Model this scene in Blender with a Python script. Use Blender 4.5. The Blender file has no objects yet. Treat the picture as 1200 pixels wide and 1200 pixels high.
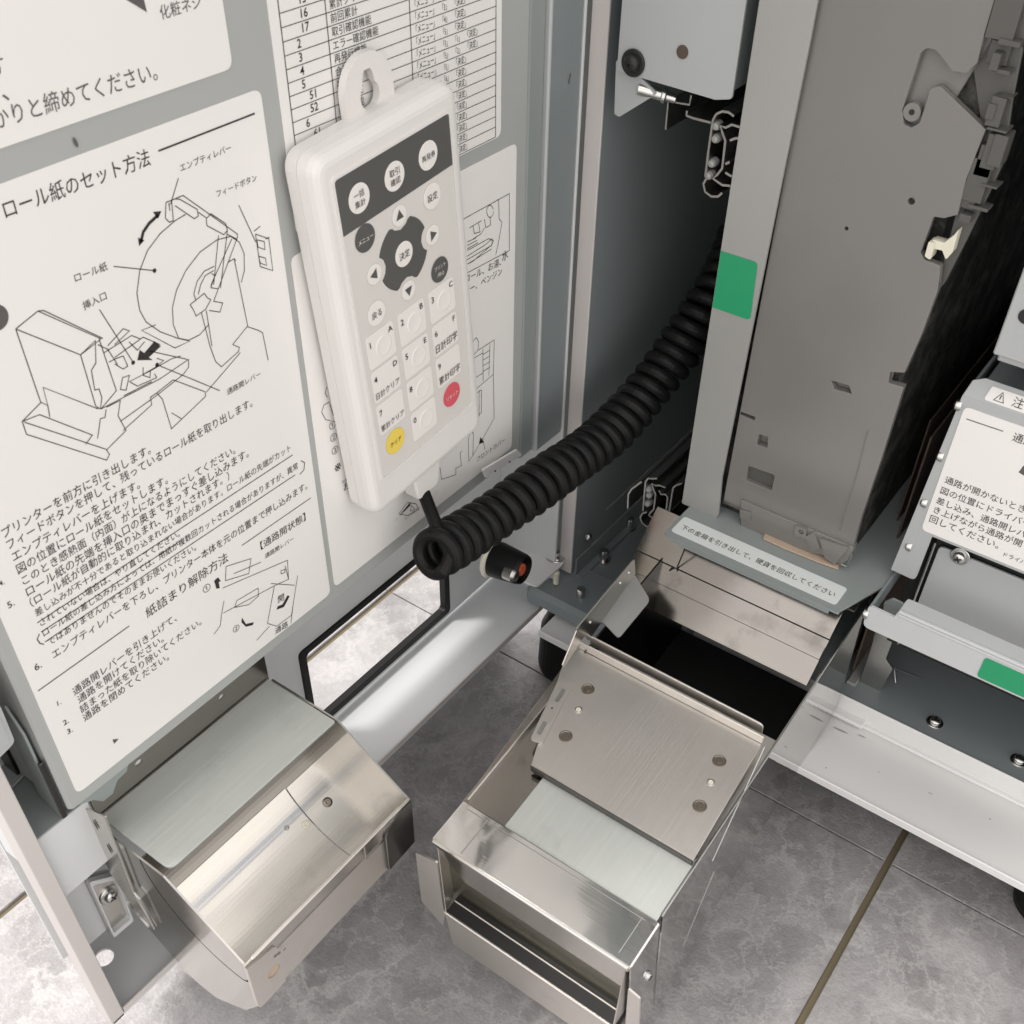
import bpy, bmesh, math, random
from mathutils import Vector, Matrix
from mathutils.geometry import tessellate_polygon
random.seed(7)
S = bpy.context.scene
COL = S.collection
R = math.radians
# ------------------------------------------------------------------ camera, sky, sun, exposure
F, CX, CY = 1274.6, 620.25, 696.58          # focal length and principal point for a 1200 px frame
EX = (0.8129658, 0.41458675, -0.40890634)
EY = (0.58178911, -0.54855111, 0.60051071)
EZ = (0.02477484, -0.72620232, -0.6870345)
GROUND = -0.595
cam = bpy.data.cameras.new('camera'); co = bpy.data.objects.new('camera', cam); COL.objects.link(co)
cam.sensor_fit = 'HORIZONTAL'; cam.sensor_width = 36; cam.lens = 36 * F / 1200
cam.shift_x = (600 - CX) / 1200; cam.shift_y = (CY - 600) / 1200
cam.clip_start = .01; cam.clip_end = 200
cam.dof.use_dof = True; cam.dof.focus_distance = .68; cam.dof.aperture_fstop = 45
xa = Vector((EX[0], EY[0], EZ[0])); ya = -Vector((EX[1], EY[1], EZ[1])); za = -Vector((EX[2], EY[2], EZ[2]))
co.matrix_world = Matrix.Translation((0, 0, -GROUND)) @ Matrix((xa, ya, za)).transposed().to_4x4()
S.camera = co

SUN = Vector((1, .88, -2.6)).normalized()    # direction the light travels
elev = math.asin(-SUN.z)
w = bpy.data.worlds.new('World'); S.world = w; w.use_nodes = True
wn = w.node_tree; bg = wn.nodes['Background']; bg.inputs[1].default_value = .1
sky = wn.nodes.new('ShaderNodeTexSky'); sky.sky_type = 'NISHITA'; sky.sun_disc = False
sky.sun_elevation = elev; sky.sun_rotation = math.atan2(-SUN.x, -SUN.y)
sky.dust_density = 2.0
# broken cloud cover over the blue, all round the sky
tcw = wn.nodes.new('ShaderNodeTexCoord'); mpw = wn.nodes.new('ShaderNodeMapping'); mpw.inputs['Scale'].default_value = (1, 1, 2.2)
nzw = wn.nodes.new('ShaderNodeTexNoise'); nzw.inputs['Scale'].default_value = 3.6; nzw.inputs['Detail'].default_value = 7
rmw = wn.nodes.new('ShaderNodeValToRGB'); rmw.color_ramp.elements[0].position = .34; rmw.color_ramp.elements[1].position = .48
mxw = wn.nodes.new('ShaderNodeMix'); mxw.data_type = 'RGBA'
wn.links.new(tcw.outputs['Generated'], mpw.inputs[0]); wn.links.new(mpw.outputs[0], nzw.inputs['Vector'])
wn.links.new(nzw.outputs['Fac'], rmw.inputs[0]); wn.links.new(rmw.outputs[0], mxw.inputs['Factor'])
wn.links.new(sky.outputs[0], mxw.inputs[6]); mxw.inputs[7].default_value = (9.0, 8.5, 8.1, 1)
wn.links.new(mxw.outputs[2], bg.inputs[0])
sl = bpy.data.lights.new('sun', 'SUN'); sl.energy = 1.05; sl.angle = R(9); sl.color = (1, .95, .93)
so = bpy.data.objects.new('sun', sl); COL.objects.link(so); so.rotation_euler = SUN.to_track_quat('-Z', 'Y').to_euler()
so.location = (-1, -1, 2)
S.view_settings.view_transform = 'Standard'; S.view_settings.look = 'None'; S.view_settings.gamma = 1
S.view_settings.exposure = 1.12

# ------------------------------------------------------------------ materials
def lin(c):
    return tuple((x / 12.92 if x <= .04045 else ((x + .055) / 1.055) ** 2.4) for x in c)
class N:
    def __init__(s, name):
        s.m = bpy.data.materials.new(name); s.m.use_nodes = True; s.t = s.m.node_tree
        s.b = s.t.nodes['Principled BSDF']
    def n(s, typ, **k):
        q = s.t.nodes.new(typ)
        for a, v in k.items():
            if a[:2] == 'i_':
                q.inputs[a[2:].replace('_', ' ')].default_value = v
            else: setattr(q, a, v)
        return q
    def l(s, a, b): s.t.links.new(a, b)
    def set(s, **k):
        for a, v in k.items(): s.b.inputs[a.replace('_', ' ')].default_value = v
def c4(c): return (*c, 1) if len(c) == 3 else c
MATS = {}
def paint(name, col, rough=.45, var=.08, bump=.02, scale=60, metal=0, spots=0, coat=0):
    q = N(name); q.set(Roughness=rough, Metallic=metal)
    tc = q.n('ShaderNodeTexCoord')
    n1 = q.n('ShaderNodeTexNoise', i_Scale=9.0, i_Detail=6.0)
    n2 = q.n('ShaderNodeTexNoise', i_Scale=float(scale) * 12, i_Detail=3.0)
    q.l(tc.outputs['Object'], n1.inputs['Vector']); q.l(tc.outputs['Object'], n2.inputs['Vector'])
    mx = q.n('ShaderNodeMix', data_type='RGBA'); mx.inputs[6].default_value = c4(tuple(x * (1 - var) for x in col)); mx.inputs[7].default_value = c4(tuple(min(1, x * (1 + var)) for x in col))
    q.l(n1.outputs['Fac'], mx.inputs[0]); last = mx.outputs[2]
    if spots:
        v = q.n('ShaderNodeTexVoronoi', i_Scale=90.0); q.l(tc.outputs['Object'], v.inputs['Vector'])
        rp = q.n('ShaderNodeValToRGB'); rp.color_ramp.elements[0].position = .02; rp.color_ramp.elements[1].position = .05
        rp.color_ramp.elements[0].color = (1, 1, 1, 1); rp.color_ramp.elements[1].color = (0, 0, 0, 1)
        n3 = q.n('ShaderNodeTexNoise', i_Scale=14.0); q.l(tc.outputs['Object'], n3.inputs['Vector'])
        r3 = q.n('ShaderNodeValToRGB'); r3.color_ramp.elements[0].position = .55; r3.color_ramp.elements[1].position = .6
        q.l(n3.outputs['Fac'], r3.inputs[0]); q.l(v.outputs['Distance'], rp.inputs[0])
        mu = q.n('ShaderNodeMath', operation='MULTIPLY'); q.l(rp.outputs[0], mu.inputs[0]); q.l(r3.outputs[0], mu.inputs[1])
        mu2 = q.n('ShaderNodeMath', operation='MULTIPLY'); q.l(mu.outputs[0], mu2.inputs[0]); mu2.inputs[1].default_value = spots
        m2 = q.n('ShaderNodeMix', data_type='RGBA'); m2.inputs[7].default_value = (.05, .045, .04, 1)
        q.l(mu2.outputs[0], m2.inputs[0]); q.l(last, m2.inputs[6]); last = m2.outputs[2]
    q.l(last, q.b.inputs['Base Color'])
    bp = q.n('ShaderNodeBump', i_Strength=bump, i_Distance=.0005); q.l(n2.outputs['Fac'], bp.inputs['Height']); q.l(bp.outputs[0], q.b.inputs['Normal'])
    ra = q.n('ShaderNodeMapRange'); ra.inputs['To Min'].default_value = max(.02, rough - .10); ra.inputs['To Max'].default_value = min(1, rough + .12)
    q.l(n1.outputs['Fac'], ra.inputs[0]); q.l(ra.outputs[0], q.b.inputs['Roughness'])
    if coat: q.set(Coat_Weight=coat, Coat_Roughness=.15)
    MATS[name] = q.m; return q.m
def steel(name, col=(.62, .60, .56), rough=.24, axis=1, bump=.12, var=.10, lo=8, hi=900, stain=.0, wav=.0, rv=.09):
    """brushed sheet: fine grain running along one axis of the object"""
    q = N(name); q.set(Metallic=1.0, Roughness=rough)
    tc = q.n('ShaderNodeTexCoord'); mp = q.n('ShaderNodeMapping')
    sc = [hi, hi, hi]; sc[axis] = lo; mp.inputs['Scale'].default_value = sc
    nz = q.n('ShaderNodeTexNoise', i_Scale=1.0, i_Detail=4.0); q.l(tc.outputs['Object'], mp.inputs[0]); q.l(mp.outputs[0], nz.inputs['Vector'])
    n1 = q.n('ShaderNodeTexNoise', i_Scale=22.0, i_Detail=7.0, i_Roughness=.65); q.l(tc.outputs['Object'], n1.inputs['Vector'])
    mx = q.n('ShaderNodeMix', data_type='RGBA'); mx.inputs[6].default_value = c4(tuple(x * (1 - var) for x in col)); mx.inputs[7].default_value = c4(tuple(min(1, x * (1 + var)) for x in col))
    ad = q.n('ShaderNodeMath', operation='ADD'); q.l(nz.outputs['Fac'], ad.inputs[0]); q.l(n1.outputs['Fac'], ad.inputs[1])
    h = q.n('ShaderNodeMath', operation='MULTIPLY'); h.inputs[1].default_value = .5; q.l(ad.outputs[0], h.inputs[0]); q.l(h.outputs[0], mx.inputs[0])
    last = mx.outputs[2]
    if stain:
        rp = q.n('ShaderNodeValToRGB'); rp.color_ramp.elements[0].position = .56; rp.color_ramp.elements[1].position = .68
        q.l(n1.outputs['Fac'], rp.inputs[0])
        mm = q.n('ShaderNodeMath', operation='MULTIPLY'); mm.inputs[1].default_value = stain; q.l(rp.outputs[0], mm.inputs[0])
        m2 = q.n('ShaderNodeMix', data_type='RGBA'); m2.inputs[7].default_value = c4(tuple(x * .45 for x in col)); q.l(mm.outputs[0], m2.inputs[0]); q.l(last, m2.inputs[6]); last = m2.outputs[2]
    q.l(last, q.b.inputs['Base Color'])
    ra = q.n('ShaderNodeMapRange'); ra.inputs['To Min'].default_value = max(.02, rough - rv * .8); ra.inputs['To Max'].default_value = rough + rv
    q.l(n1.outputs['Fac'], ra.inputs[0]); q.l(ra.outputs[0], q.b.inputs['Roughness'])
    bp = q.n('ShaderNodeBump', i_Strength=bump, i_Distance=.0004); q.l(nz.outputs['Fac'], bp.inputs['Height']); q.l(bp.outputs[0], q.b.inputs['Normal'])
    nw = q.n('ShaderNodeTexNoise', i_Scale=28.0, i_Detail=1.0); q.l(tc.outputs['Object'], nw.inputs['Vector'])
    b2 = q.n('ShaderNodeBump', i_Strength=wav, i_Distance=.004); q.l(nw.outputs['Fac'], b2.inputs['Height']); q.l(bp.outputs[0], b2.inputs['Normal']); q.l(b2.outputs[0], q.b.inputs['Normal'])
    MATS[name] = q.m; return q.m
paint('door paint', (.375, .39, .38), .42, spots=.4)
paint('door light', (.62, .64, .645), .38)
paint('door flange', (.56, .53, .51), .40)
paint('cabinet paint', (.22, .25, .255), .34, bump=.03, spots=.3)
paint('cabinet edge', (.60, .57, .55), .4)
paint('white tray', (.72, .72, .71), .35, spots=.35)
paint('label paper', (.80, .79, .765), .30, var=.015, bump=.01)
paint('label cool', (.70, .74, .72), .30, var=.02, bump=.01)
paint('ink', (.022, .018, .018), .5, var=0)
paint('ink grey', (.10, .09, .09), .5, var=0)
paint('handset plastic', (.74, .725, .70), .36, var=.015, bump=.05, scale=90)
paint('keypad film', (.66, .645, .61), .30, var=.01)
paint('key white', (.80, .78, .74), .28, var=.01)
paint('key charcoal', (.09, .09, .085), .30, var=.03)
paint('key yellow', (.80, .62, .10), .3, var=.02)
paint('key red', (.66, .10, .13), .3, var=.02)
paint('rubber', (.008, .008, .008), .42, var=.2, bump=.05); MATS['rubber'].node_tree.nodes['Principled BSDF'].inputs['Specular IOR Level'].default_value = .2
paint('black', (.012, .012, .012), .5, var=.2)
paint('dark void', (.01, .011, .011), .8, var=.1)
paint('green sticker', (.015, .30, .13), .35, var=.02)
paint('coin plastic', (.178, .173, .163), .19, var=.10, bump=.02, coat=.4)
paint('coin plastic dark', (.085, .085, .078), .4, var=.15)
paint('zinc bracket', (.36, .365, .35), .36, var=.06, metal=.25)
paint('grey plate', (.26, .29, .285), .4, var=.05)
paint('bar paint', (.52, .54, .55), .30, var=.06, spots=.2)
paint('light sheet', (.41, .43, .43), .36, var=.04)
paint('orange', (.55, .10, .04), .5)
paint('ivory', (.70, .68, .56), .35, var=.02)
paint('dust', (.42, .33, .25), .9, var=.3, bump=.3)
paint('rust', (.085, .06, .045), .8, var=.5, bump=.2)
steel('stainless', rough=.23, axis=1, stain=.15)
steel('stainless x', rough=.23, axis=0)
steel('stainless satin', col=(.68, .65, .61), rough=.40, axis=1, bump=.25, stain=.18)
steel('chute steel', col=(.30, .282, .255), rough=.15, axis=0, bump=.03, stain=.6, wav=.06)
steel('stainless mirror', col=(.66, .65, .63), rough=.055, axis=0, bump=.02, var=.05, wav=.10, rv=.04); steel('side mirror', col=(.60, .59, .575), rough=.03, axis=1, bump=.006, var=.03, wav=.04, rv=.02)
steel('stainless soft', col=(.56, .54, .50), rough=.20, axis=1, bump=.05, stain=.45)
steel('galvanised', col=(.60, .63, .60), rough=.46, axis=1, bump=.3, var=.14, lo=20, hi=500, stain=.2)
steel('olive steel', col=(.33, .32, .26), rough=.3, axis=0, bump=.05)
steel('cap steel', col=(.50, .485, .46), rough=.12, axis=1, bump=.02)
steel('dark reflection steel', col=(.24, .23, .21), rough=.22, axis=1, bump=.05)  # stainless with a dark reflection put into its base colour
steel('rivet brown', col=(.27, .24, .20), rough=.35, axis=1, bump=.05)
steel('rail steel', col=(.45, .45, .43), rough=.3, axis=1, bump=.1)
steel('screw steel', col=(.60, .60, .58), rough=.25, axis=2, bump=0)
steel('dark steel', col=(.085, .083, .078), rough=.3, axis=1)
MATS['galvanised'].node_tree.nodes['Principled BSDF'].inputs['Metallic'].default_value = .65   # metallic .6
def rough_black():
    q = N('rough foam'); q.set(Roughness=.75)
    tc = q.n('ShaderNodeTexCoord'); n1 = q.n('ShaderNodeTexNoise', i_Scale=55.0, i_Detail=9.0, i_Roughness=.75); q.l(tc.outputs['Object'], n1.inputs['Vector'])
    rp = q.n('ShaderNodeValToRGB'); e = rp.color_ramp.elements; e[0].position = .45; e[0].color = (.008, .009, .008, 1); e[1].position = .78; e[1].color = (.16, .16, .14, 1)
    q.l(n1.outputs['Fac'], rp.inputs[0]); q.l(rp.outputs[0], q.b.inputs['Base Color'])
    bp = q.n('ShaderNodeBump', i_Strength=.8, i_Distance=.004); q.l(n1.outputs['Fac'], bp.inputs['Height']); q.l(bp.outputs[0], q.b.inputs['Normal'])
    MATS['rough foam'] = q.m
rough_black()
def marble():
    q = N('marble tile'); tc = q.n('ShaderNodeTexCoord'); geo = q.n('ShaderNodeObjectInfo')
    ofs = q.n('ShaderNodeVectorMath', operation='ADD'); q.l(tc.outputs['Object'], ofs.inputs[0]); q.l(geo.outputs['Location'], ofs.inputs[1])
    V = ofs.outputs[0]
    wp = q.n('ShaderNodeTexNoise', i_Scale=11.0, i_Detail=9.0, i_Roughness=.68); q.l(V, wp.inputs['Vector'])
    vs = q.n('ShaderNodeVectorMath', operation='SCALE'); vs.inputs['Scale'].default_value = .12; q.l(wp.outputs['Color'], vs.inputs[0])
    va = q.n('ShaderNodeVectorMath', operation='ADD'); q.l(V, va.inputs[0]); q.l(vs.outputs[0], va.inputs[1])
    def vein(scale, width, mask_scale, p0, p1, stretch):
        mp = q.n('ShaderNodeMapping'); mp.inputs['Rotation'].default_value = (0, 0, R(38)); mp.inputs['Scale'].default_value = stretch
        q.l(va.outputs[0], mp.inputs[0])
        v = q.n('ShaderNodeTexVoronoi', feature='DISTANCE_TO_EDGE', i_Scale=scale); q.l(mp.outputs[0], v.inputs['Vector'])
        r = q.n('ShaderNodeMapRange'); r.inputs['From Max'].default_value = width; r.inputs['To Min'].default_value = 1; r.inputs['To Max'].default_value = 0; q.l(v.outputs['Distance'], r.inputs[0])
        pw = q.n('ShaderNodeMath', operation='POWER'); pw.inputs[1].default_value = 1.8; q.l(r.outputs[0], pw.inputs[0])
        mk = q.n('ShaderNodeTexNoise', i_Scale=mask_scale, i_Detail=4.0); q.l(V, mk.inputs['Vector'])
        mr = q.n('ShaderNodeMapRange'); mr.inputs['From Min'].default_value = p0; mr.inputs['From Max'].default_value = p1; q.l(mk.outputs['Fac'], mr.inputs[0])
        mm = q.n('ShaderNodeMath', operation='MULTIPLY'); q.l(pw.outputs[0], mm.inputs[0]); q.l(mr.outputs[0], mm.inputs[1]); return mm.outputs[0]
    a = vein(17.0, .075, 9.0, .42, .60, (1, .5, 1)); b = vein(50.0, .075, 16.0, .34, .54, (1, .6, 1))
    n2 = q.n('ShaderNodeTexNoise', i_Scale=26.0, i_Detail=9.0, i_Roughness=.72); q.l(va.outputs[0], n2.inputs['Vector'])
    base = q.n('ShaderNodeValToRGB'); e = base.color_ramp.elements
    e[0].position = .30; e[0].color = (.205, .198, .196, 1); e[1].position = .72; e[1].color = (.43, .420, .422, 1); q.l(n2.outputs['Fac'], base.inputs[0])
    n5 = q.n('ShaderNodeTexNoise', i_Scale=5.0, i_Detail=3.0); q.l(V, n5.inputs['Vector'])
    m0 = q.n('ShaderNodeMix', data_type='RGBA', blend_type='MULTIPLY'); m0.inputs[0].default_value = .6; q.l(base.outputs[0], m0.inputs[6])
    r5 = q.n('ShaderNodeMapRange'); r5.inputs['To Min'].default_value = .5; r5.inputs['To Max'].default_value = 1.5; q.l(n5.outputs['Fac'], r5.inputs[0]); q.l(r5.outputs[0], m0.inputs[7])
    m1 = q.n('ShaderNodeMix', data_type='RGBA'); m1.inputs[7].default_value = (.56, .55, .535, 1)
    f1 = q.n('ShaderNodeMath', operation='MULTIPLY'); f1.inputs[1].default_value = .55; q.l(a, f1.inputs[0]); q.l(f1.outputs[0], m1.inputs[0]); q.l(m0.outputs[2], m1.inputs[6])
    m2 = q.n('ShaderNodeMix', data_type='RGBA'); m2.inputs[7].default_value = (.50, .49, .48, 1)
    f2 = q.n('ShaderNodeMath', operation='MULTIPLY'); f2.inputs[1].default_value = .62; q.l(b, f2.inputs[0]); q.l(f2.outputs[0], m2.inputs[0]); q.l(m1.outputs[2], m2.inputs[6])
    q.l(m2.outputs[2], q.b.inputs['Base Color']); q.set(Roughness=.38)
    gr = q.n('ShaderNodeTexNoise', i_Scale=520.0, i_Detail=2.0); q.l(V, gr.inputs['Vector'])
    bp = q.n('ShaderNodeBump', i_Strength=.35, i_Distance=.0012); q.l(gr.outputs['Fac'], bp.inputs['Height']); q.l(bp.outputs[0], q.b.inputs['Normal'])
    MATS['marble tile'] = q.m
marble()
paint('grout', (.17, .14, .085), .8, var=.2, bump=.3)
M = MATS

# ------------------------------------------------------------------ geometry helpers
def dot(a, b): return sum(p * q for p, q in zip(a, b))
def ray(u, v):
    r = (u - CX, v - CY, F); return (dot(r, EX), dot(r, EY), dot(r, EZ))
class Fr:                                   # a coordinate frame standing somewhere in the place
    def __init__(s, o=(0, 0, 0), ax=(1, 0, 0), ay=(0, 1, 0), az=(0, 0, 1)):
        s.o = Vector(o); s.A = (Vector(ax), Vector(ay), Vector(az))
    def at(s, u, v, ax, val):               # where the sight line meets a known plane of the object
        i = 'xyz'.index(ax); r = Vector(ray(u, v)); t = (val + s.A[i].dot(s.o)) / s.A[i].dot(r)
        p = r * t - s.o; return Vector([b.dot(p) for b in s.A])
    def w(s, x, y, z): return s.o + s.A[0] * x + s.A[1] * y + s.A[2] * z
    def mat(s):
        m = Matrix.Identity(4)
        for i in range(3):
            for j in range(3): m[j][i] = s.A[i][j]
            m[i][3] = s.o[i]
        return m
W = Fr()
IJ = {'x': (1, 2), 'y': (0, 2), 'z': (0, 1)}
class PL:                                   # a plane of a frame: x, y or z = val
    def __init__(s, fr, ax, val): s.fr, s.ax, s.val = fr, ax, val
    def p(s, u, v):
        q = s.fr.at(u, v, s.ax, s.val); i, j = IJ[s.ax]; return (q[i], q[j])
    def P(s, pts): return [s.p(*q) for q in pts]
    def w(s, a, b, d=0):
        q = [0, 0, 0]; i, j = IJ[s.ax]; q[i] = a; q[j] = b
        q['xyz'.index(s.ax)] = s.val + (-d if s.ax == 'y' else d); return s.fr.w(*q)
    def n(s): return s.fr.A['xyz'.index(s.ax)] * (-1 if s.ax == 'y' else 1)
def rc(pts, r, seg=4):
    """round the corners of a 2-D polygon; r one number or one per corner"""
    n = len(pts); out = []
    rs = r if isinstance(r, (list, tuple)) else [r] * n
    for i in range(n):
        p = Vector(pts[i]); a = Vector(pts[i - 1]) - p; b = Vector(pts[(i + 1) % n]) - p; q = rs[i]
        if q <= 0 or a.length < 1e-9 or b.length < 1e-9: out.append(tuple(p)); continue
        ang = a.angle(b)
        if ang > 3.1: out.append(tuple(p)); continue
        d = min(q / math.tan(ang / 2), a.length * .48, b.length * .48)
        s, e = p + a.normalized() * d, p + b.normalized() * d
        for k in range(seg + 1):
            t = k / seg; out.append(tuple((1 - t) ** 2 * s + 2 * t * (1 - t) * p + t * t * e))
    return out
def rect(a0, a1, b0, b1, r=0, seg=4):
    q = [(a0, b0), (a1, b0), (a1, b1), (a0, b1)]; return rc(q, r, seg) if r else q
def circ(a, b, r, n=20, r2=None, rot=0):
    r2 = r2 or r
    return [(a + r * math.cos(t) * math.cos(rot) - r2 * math.sin(t) * math.sin(rot), b + r * math.cos(t) * math.sin(rot) + r2 * math.sin(t) * math.cos(rot)) for t in [2 * math.pi * k / n for k in range(n)]]
class MB:
    def __init__(s): s.bm = bmesh.new(); s.mi = 0
    def face(s, vs):
        try: f = s.bm.faces.new(vs); f.material_index = s.mi; return f
        except ValueError: return None
    def solid(s, top, bot):
        """prism between two rings (lists of world points)"""
        a = [s.bm.verts.new(p) for p in top]; b = [s.bm.verts.new(p) for p in bot]; n = len(a)
        s.face(a); s.face(b[::-1])
        for i in range(n): s.face([a[i - 1], b[i - 1], b[i], a[i]])
        return s
    def plate(s, pl, loops, t, d=0):
        """sheet of thickness t behind plane pl (its front at height d), holes allowed"""
        if not isinstance(loops[0], list): loops = [loops]
        if len(loops) == 1:
            return s.solid([pl.w(a, b, d) for a, b in loops[0]], [pl.w(a, b, d - t) for a, b in loops[0]])
        flat = [q for L in loops for q in L]
        tris = tessellate_polygon([[Vector((a, b, 0)) for a, b in L] for L in loops])
        A = [s.bm.verts.new(pl.w(a, b, d)) for a, b in flat]; B = [s.bm.verts.new(pl.w(a, b, d - t)) for a, b in flat]
        for q in tris: s.face([A[i] for i in q]); s.face([B[i] for i in q[::-1]])
        o = 0
        for L in loops:
            n = len(L)
            for i in range(n): j = (i + 1) % n; s.face([A[o + i], A[o + j], B[o + j], B[o + i]])
            o += n
        return s
    def flat(s, pl, loops, d):
        """printed area: one flat face layer at height d over the plane"""
        if not isinstance(loops[0], list): loops = [loops]
        flat = [q for L in loops for q in L]
        A = [s.bm.verts.new(pl.w(a, b, d)) for a, b in flat]
        if len(loops) == 1: s.face(A)
        else:
            for q in tessellate_polygon([[Vector((a, b, 0)) for a, b in L] for L in loops]): s.face([A[i] for i in q])
        return s
    def box(s, fr, x, y, z):
        x0, x1 = x; y0, y1 = y; z0, z1 = z
        return s.solid([fr.w(*q) for q in ((x0, y0, z1), (x1, y0, z1), (x1, y1, z1), (x0, y1, z1))], [fr.w(*q) for q in ((x0, y0, z0), (x1, y0, z0), (x1, y1, z0), (x0, y1, z0))])
    def sheet(s, pts, t, away=None):
        """bent strip: flat 3-D polygon given thickness t"""
        pts = [Vector(p) for p in pts]; n = Vector((0, 0, 0))
        for i in range(len(pts)): n += pts[i - 1].cross(pts[i])
        n.normalize()
        if away is not None and n.dot(Vector(away)) < 0: n = -n
        return s.solid(pts, [p + n * t for p in pts])
    def lathe(s, c, d, prof, seg=24, cap=True):
        c = Vector(c); d = Vector(d).normalized(); u = d.orthogonal().normalized(); v = d.cross(u); rings = []
        for r, h in prof:
            if r < 1e-7: rings.append([s.bm.verts.new(c + d * h)])
            else: rings.append([s.bm.verts.new(c + d * h + (u * math.cos(2 * math.pi * k / seg) + v * math.sin(2 * math.pi * k / seg)) * r) for k in range(seg)])
        for A, B in zip(rings, rings[1:]):
            if len(A) == 1 and len(B) == 1: continue
            for k in range(seg):
                j = (k + 1) % seg
                if len(A) == 1: s.face([A[0], B[j], B[k]])
                elif len(B) == 1: s.face([A[k], A[j], B[0]])
                else: s.face([A[k], A[j], B[j], B[k]])
        if cap:
            if len(rings[0]) > 1: s.face(rings[0][::-1])
            if len(rings[-1]) > 1: s.face(rings[-1])
        return s
    def tube(s, pts, r, seg=10, cap=True):
        pts = [Vector(p) for p in pts]; n = len(pts); up = None; rings = []
        for i in range(n):
            t = (pts[min(i + 1, n - 1)] - pts[max(i - 1, 0)]).normalized()
            if up is None: up = t.orthogonal().normalized()
            up = (up - t * up.dot(t)).normalized(); v = t.cross(up); rr = r(i / (n - 1)) if callable(r) else r
            rings.append([s.bm.verts.new(pts[i] + (up * math.cos(2 * math.pi * k / seg) + v * math.sin(2 * math.pi * k / seg)) * rr) for k in range(seg)])
        for A, B in zip(rings, rings[1:]):
            for k in range(seg): s.face([A[k], A[(k + 1) % seg], B[(k + 1) % seg], B[k]])
        if cap: s.face(rings[0][::-1]); s.face(rings[-1])
        return s
    def stroke(s, pl, pts, wd, d=.0003, closed=False, px=True):
        """printed line: mitred ribbon on the plane"""
        q = [Vector(pl.p(*p)) for p in pts] if px else [Vector(p) for p in pts]
        q = [q[0]] + [b for a, b in zip(q, q[1:]) if (b - a).length > 1e-6]
        if closed: q = q + [q[0]]
        n = len(q); L = []; Rr = []
        if n < 2: return s
        for i in range(n):
            if closed and i in (0, n - 1): a, b = q[-2], q[1]; t1 = (q[0] - a).normalized(); t2 = (b - q[0]).normalized()
            else:
                t1 = (q[i] - q[i - 1]).normalized() if i else (q[1] - q[0]).normalized(); t2 = (q[i + 1] - q[i]).normalized() if i < n - 1 else t1
            m = t1 + t2
            if m.length < .2: m = t1
            m.normalize(); nn = Vector((-m.y, m.x)); k = min(1.6, 1 / max(.4, abs(m.dot(t1))))
            L.append(q[i] + nn * wd / 2 * k); Rr.append(q[i] - nn * wd / 2 * k)
        A = [s.bm.verts.new(pl.w(*p, d)) for p in L]; B = [s.bm.verts.new(pl.w(*p, d)) for p in Rr]
        for i in range(n - 1): s.face([A[i], B[i], B[i + 1], A[i + 1]])
        return s
    def text(s, pl, txt, p0, p1, hy=1.0, bold=.012, d=.0003, px=True, em=None):
        """lettering with its baseline from p0 to p1, width fitted, printed at height d"""
        c = bpy.data.curves.new('lettering', 'FONT'); c.body = txt; c.offset = bold if txt.isascii() else 0; c.resolution_u = 2
        o = bpy.data.objects.new('lettering', c); COL.objects.link(o)
        dg = bpy.context.evaluated_depsgraph_get(); me = bpy.data.meshes.new_from_object(o.evaluated_get(dg))
        if len(me.vertices):
            a = Vector(pl.p(*p0)) if px else Vector(p0); b = Vector(pl.p(*p1)) if px else Vector(p1); e = b - a
            x0 = min(v.co.x for v in me.vertices); x1 = max(v.co.x for v in me.vertices); sx = em or e.length / (x1 - x0); sy = sx * hy
            if em: a = a + e.normalized() * (e.length - (x1 - x0) * em) / 2
            ex = e.normalized(); ey = Vector((-ex.y, ex.x))
            vs = [s.bm.verts.new(pl.w(*(a + ex * ((v.co.x - x0) * sx) + ey * (v.co.y * sy)), d)) for v in me.vertices]
            for f in me.polygons: s.face([vs[i] for i in f.vertices])
        bpy.data.objects.remove(o); bpy.data.meshes.remove(me); bpy.data.curves.remove(c); return s
def ins(L, k):                              # small shrink of a convex loop
    cx = sum(a for a, b in L) / len(L); cy = sum(b for a, b in L) / len(L)
    return [(cx + (a - cx) * k, cy + (b - cy) * k) for a, b in L]
WM = {}
def setp(o, label=None, cat=None, group=None, kind=None):
    for k, v in (('label', label), ('category', cat), ('group', group), ('kind', kind)):
        if v: o[k] = v
    return o
def thing(name, label, cat, fr=None, loc=None, group=None):
    o = bpy.data.objects.new(name, None); COL.objects.link(o); o.empty_display_size = .02
    m = fr.mat() if fr else Matrix.Translation(loc or (0, 0, 0))
    WM[o] = m; o.matrix_world = Matrix.Translation((0, 0, -GROUND)) @ m
    return setp(o, label, cat, group)
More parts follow.
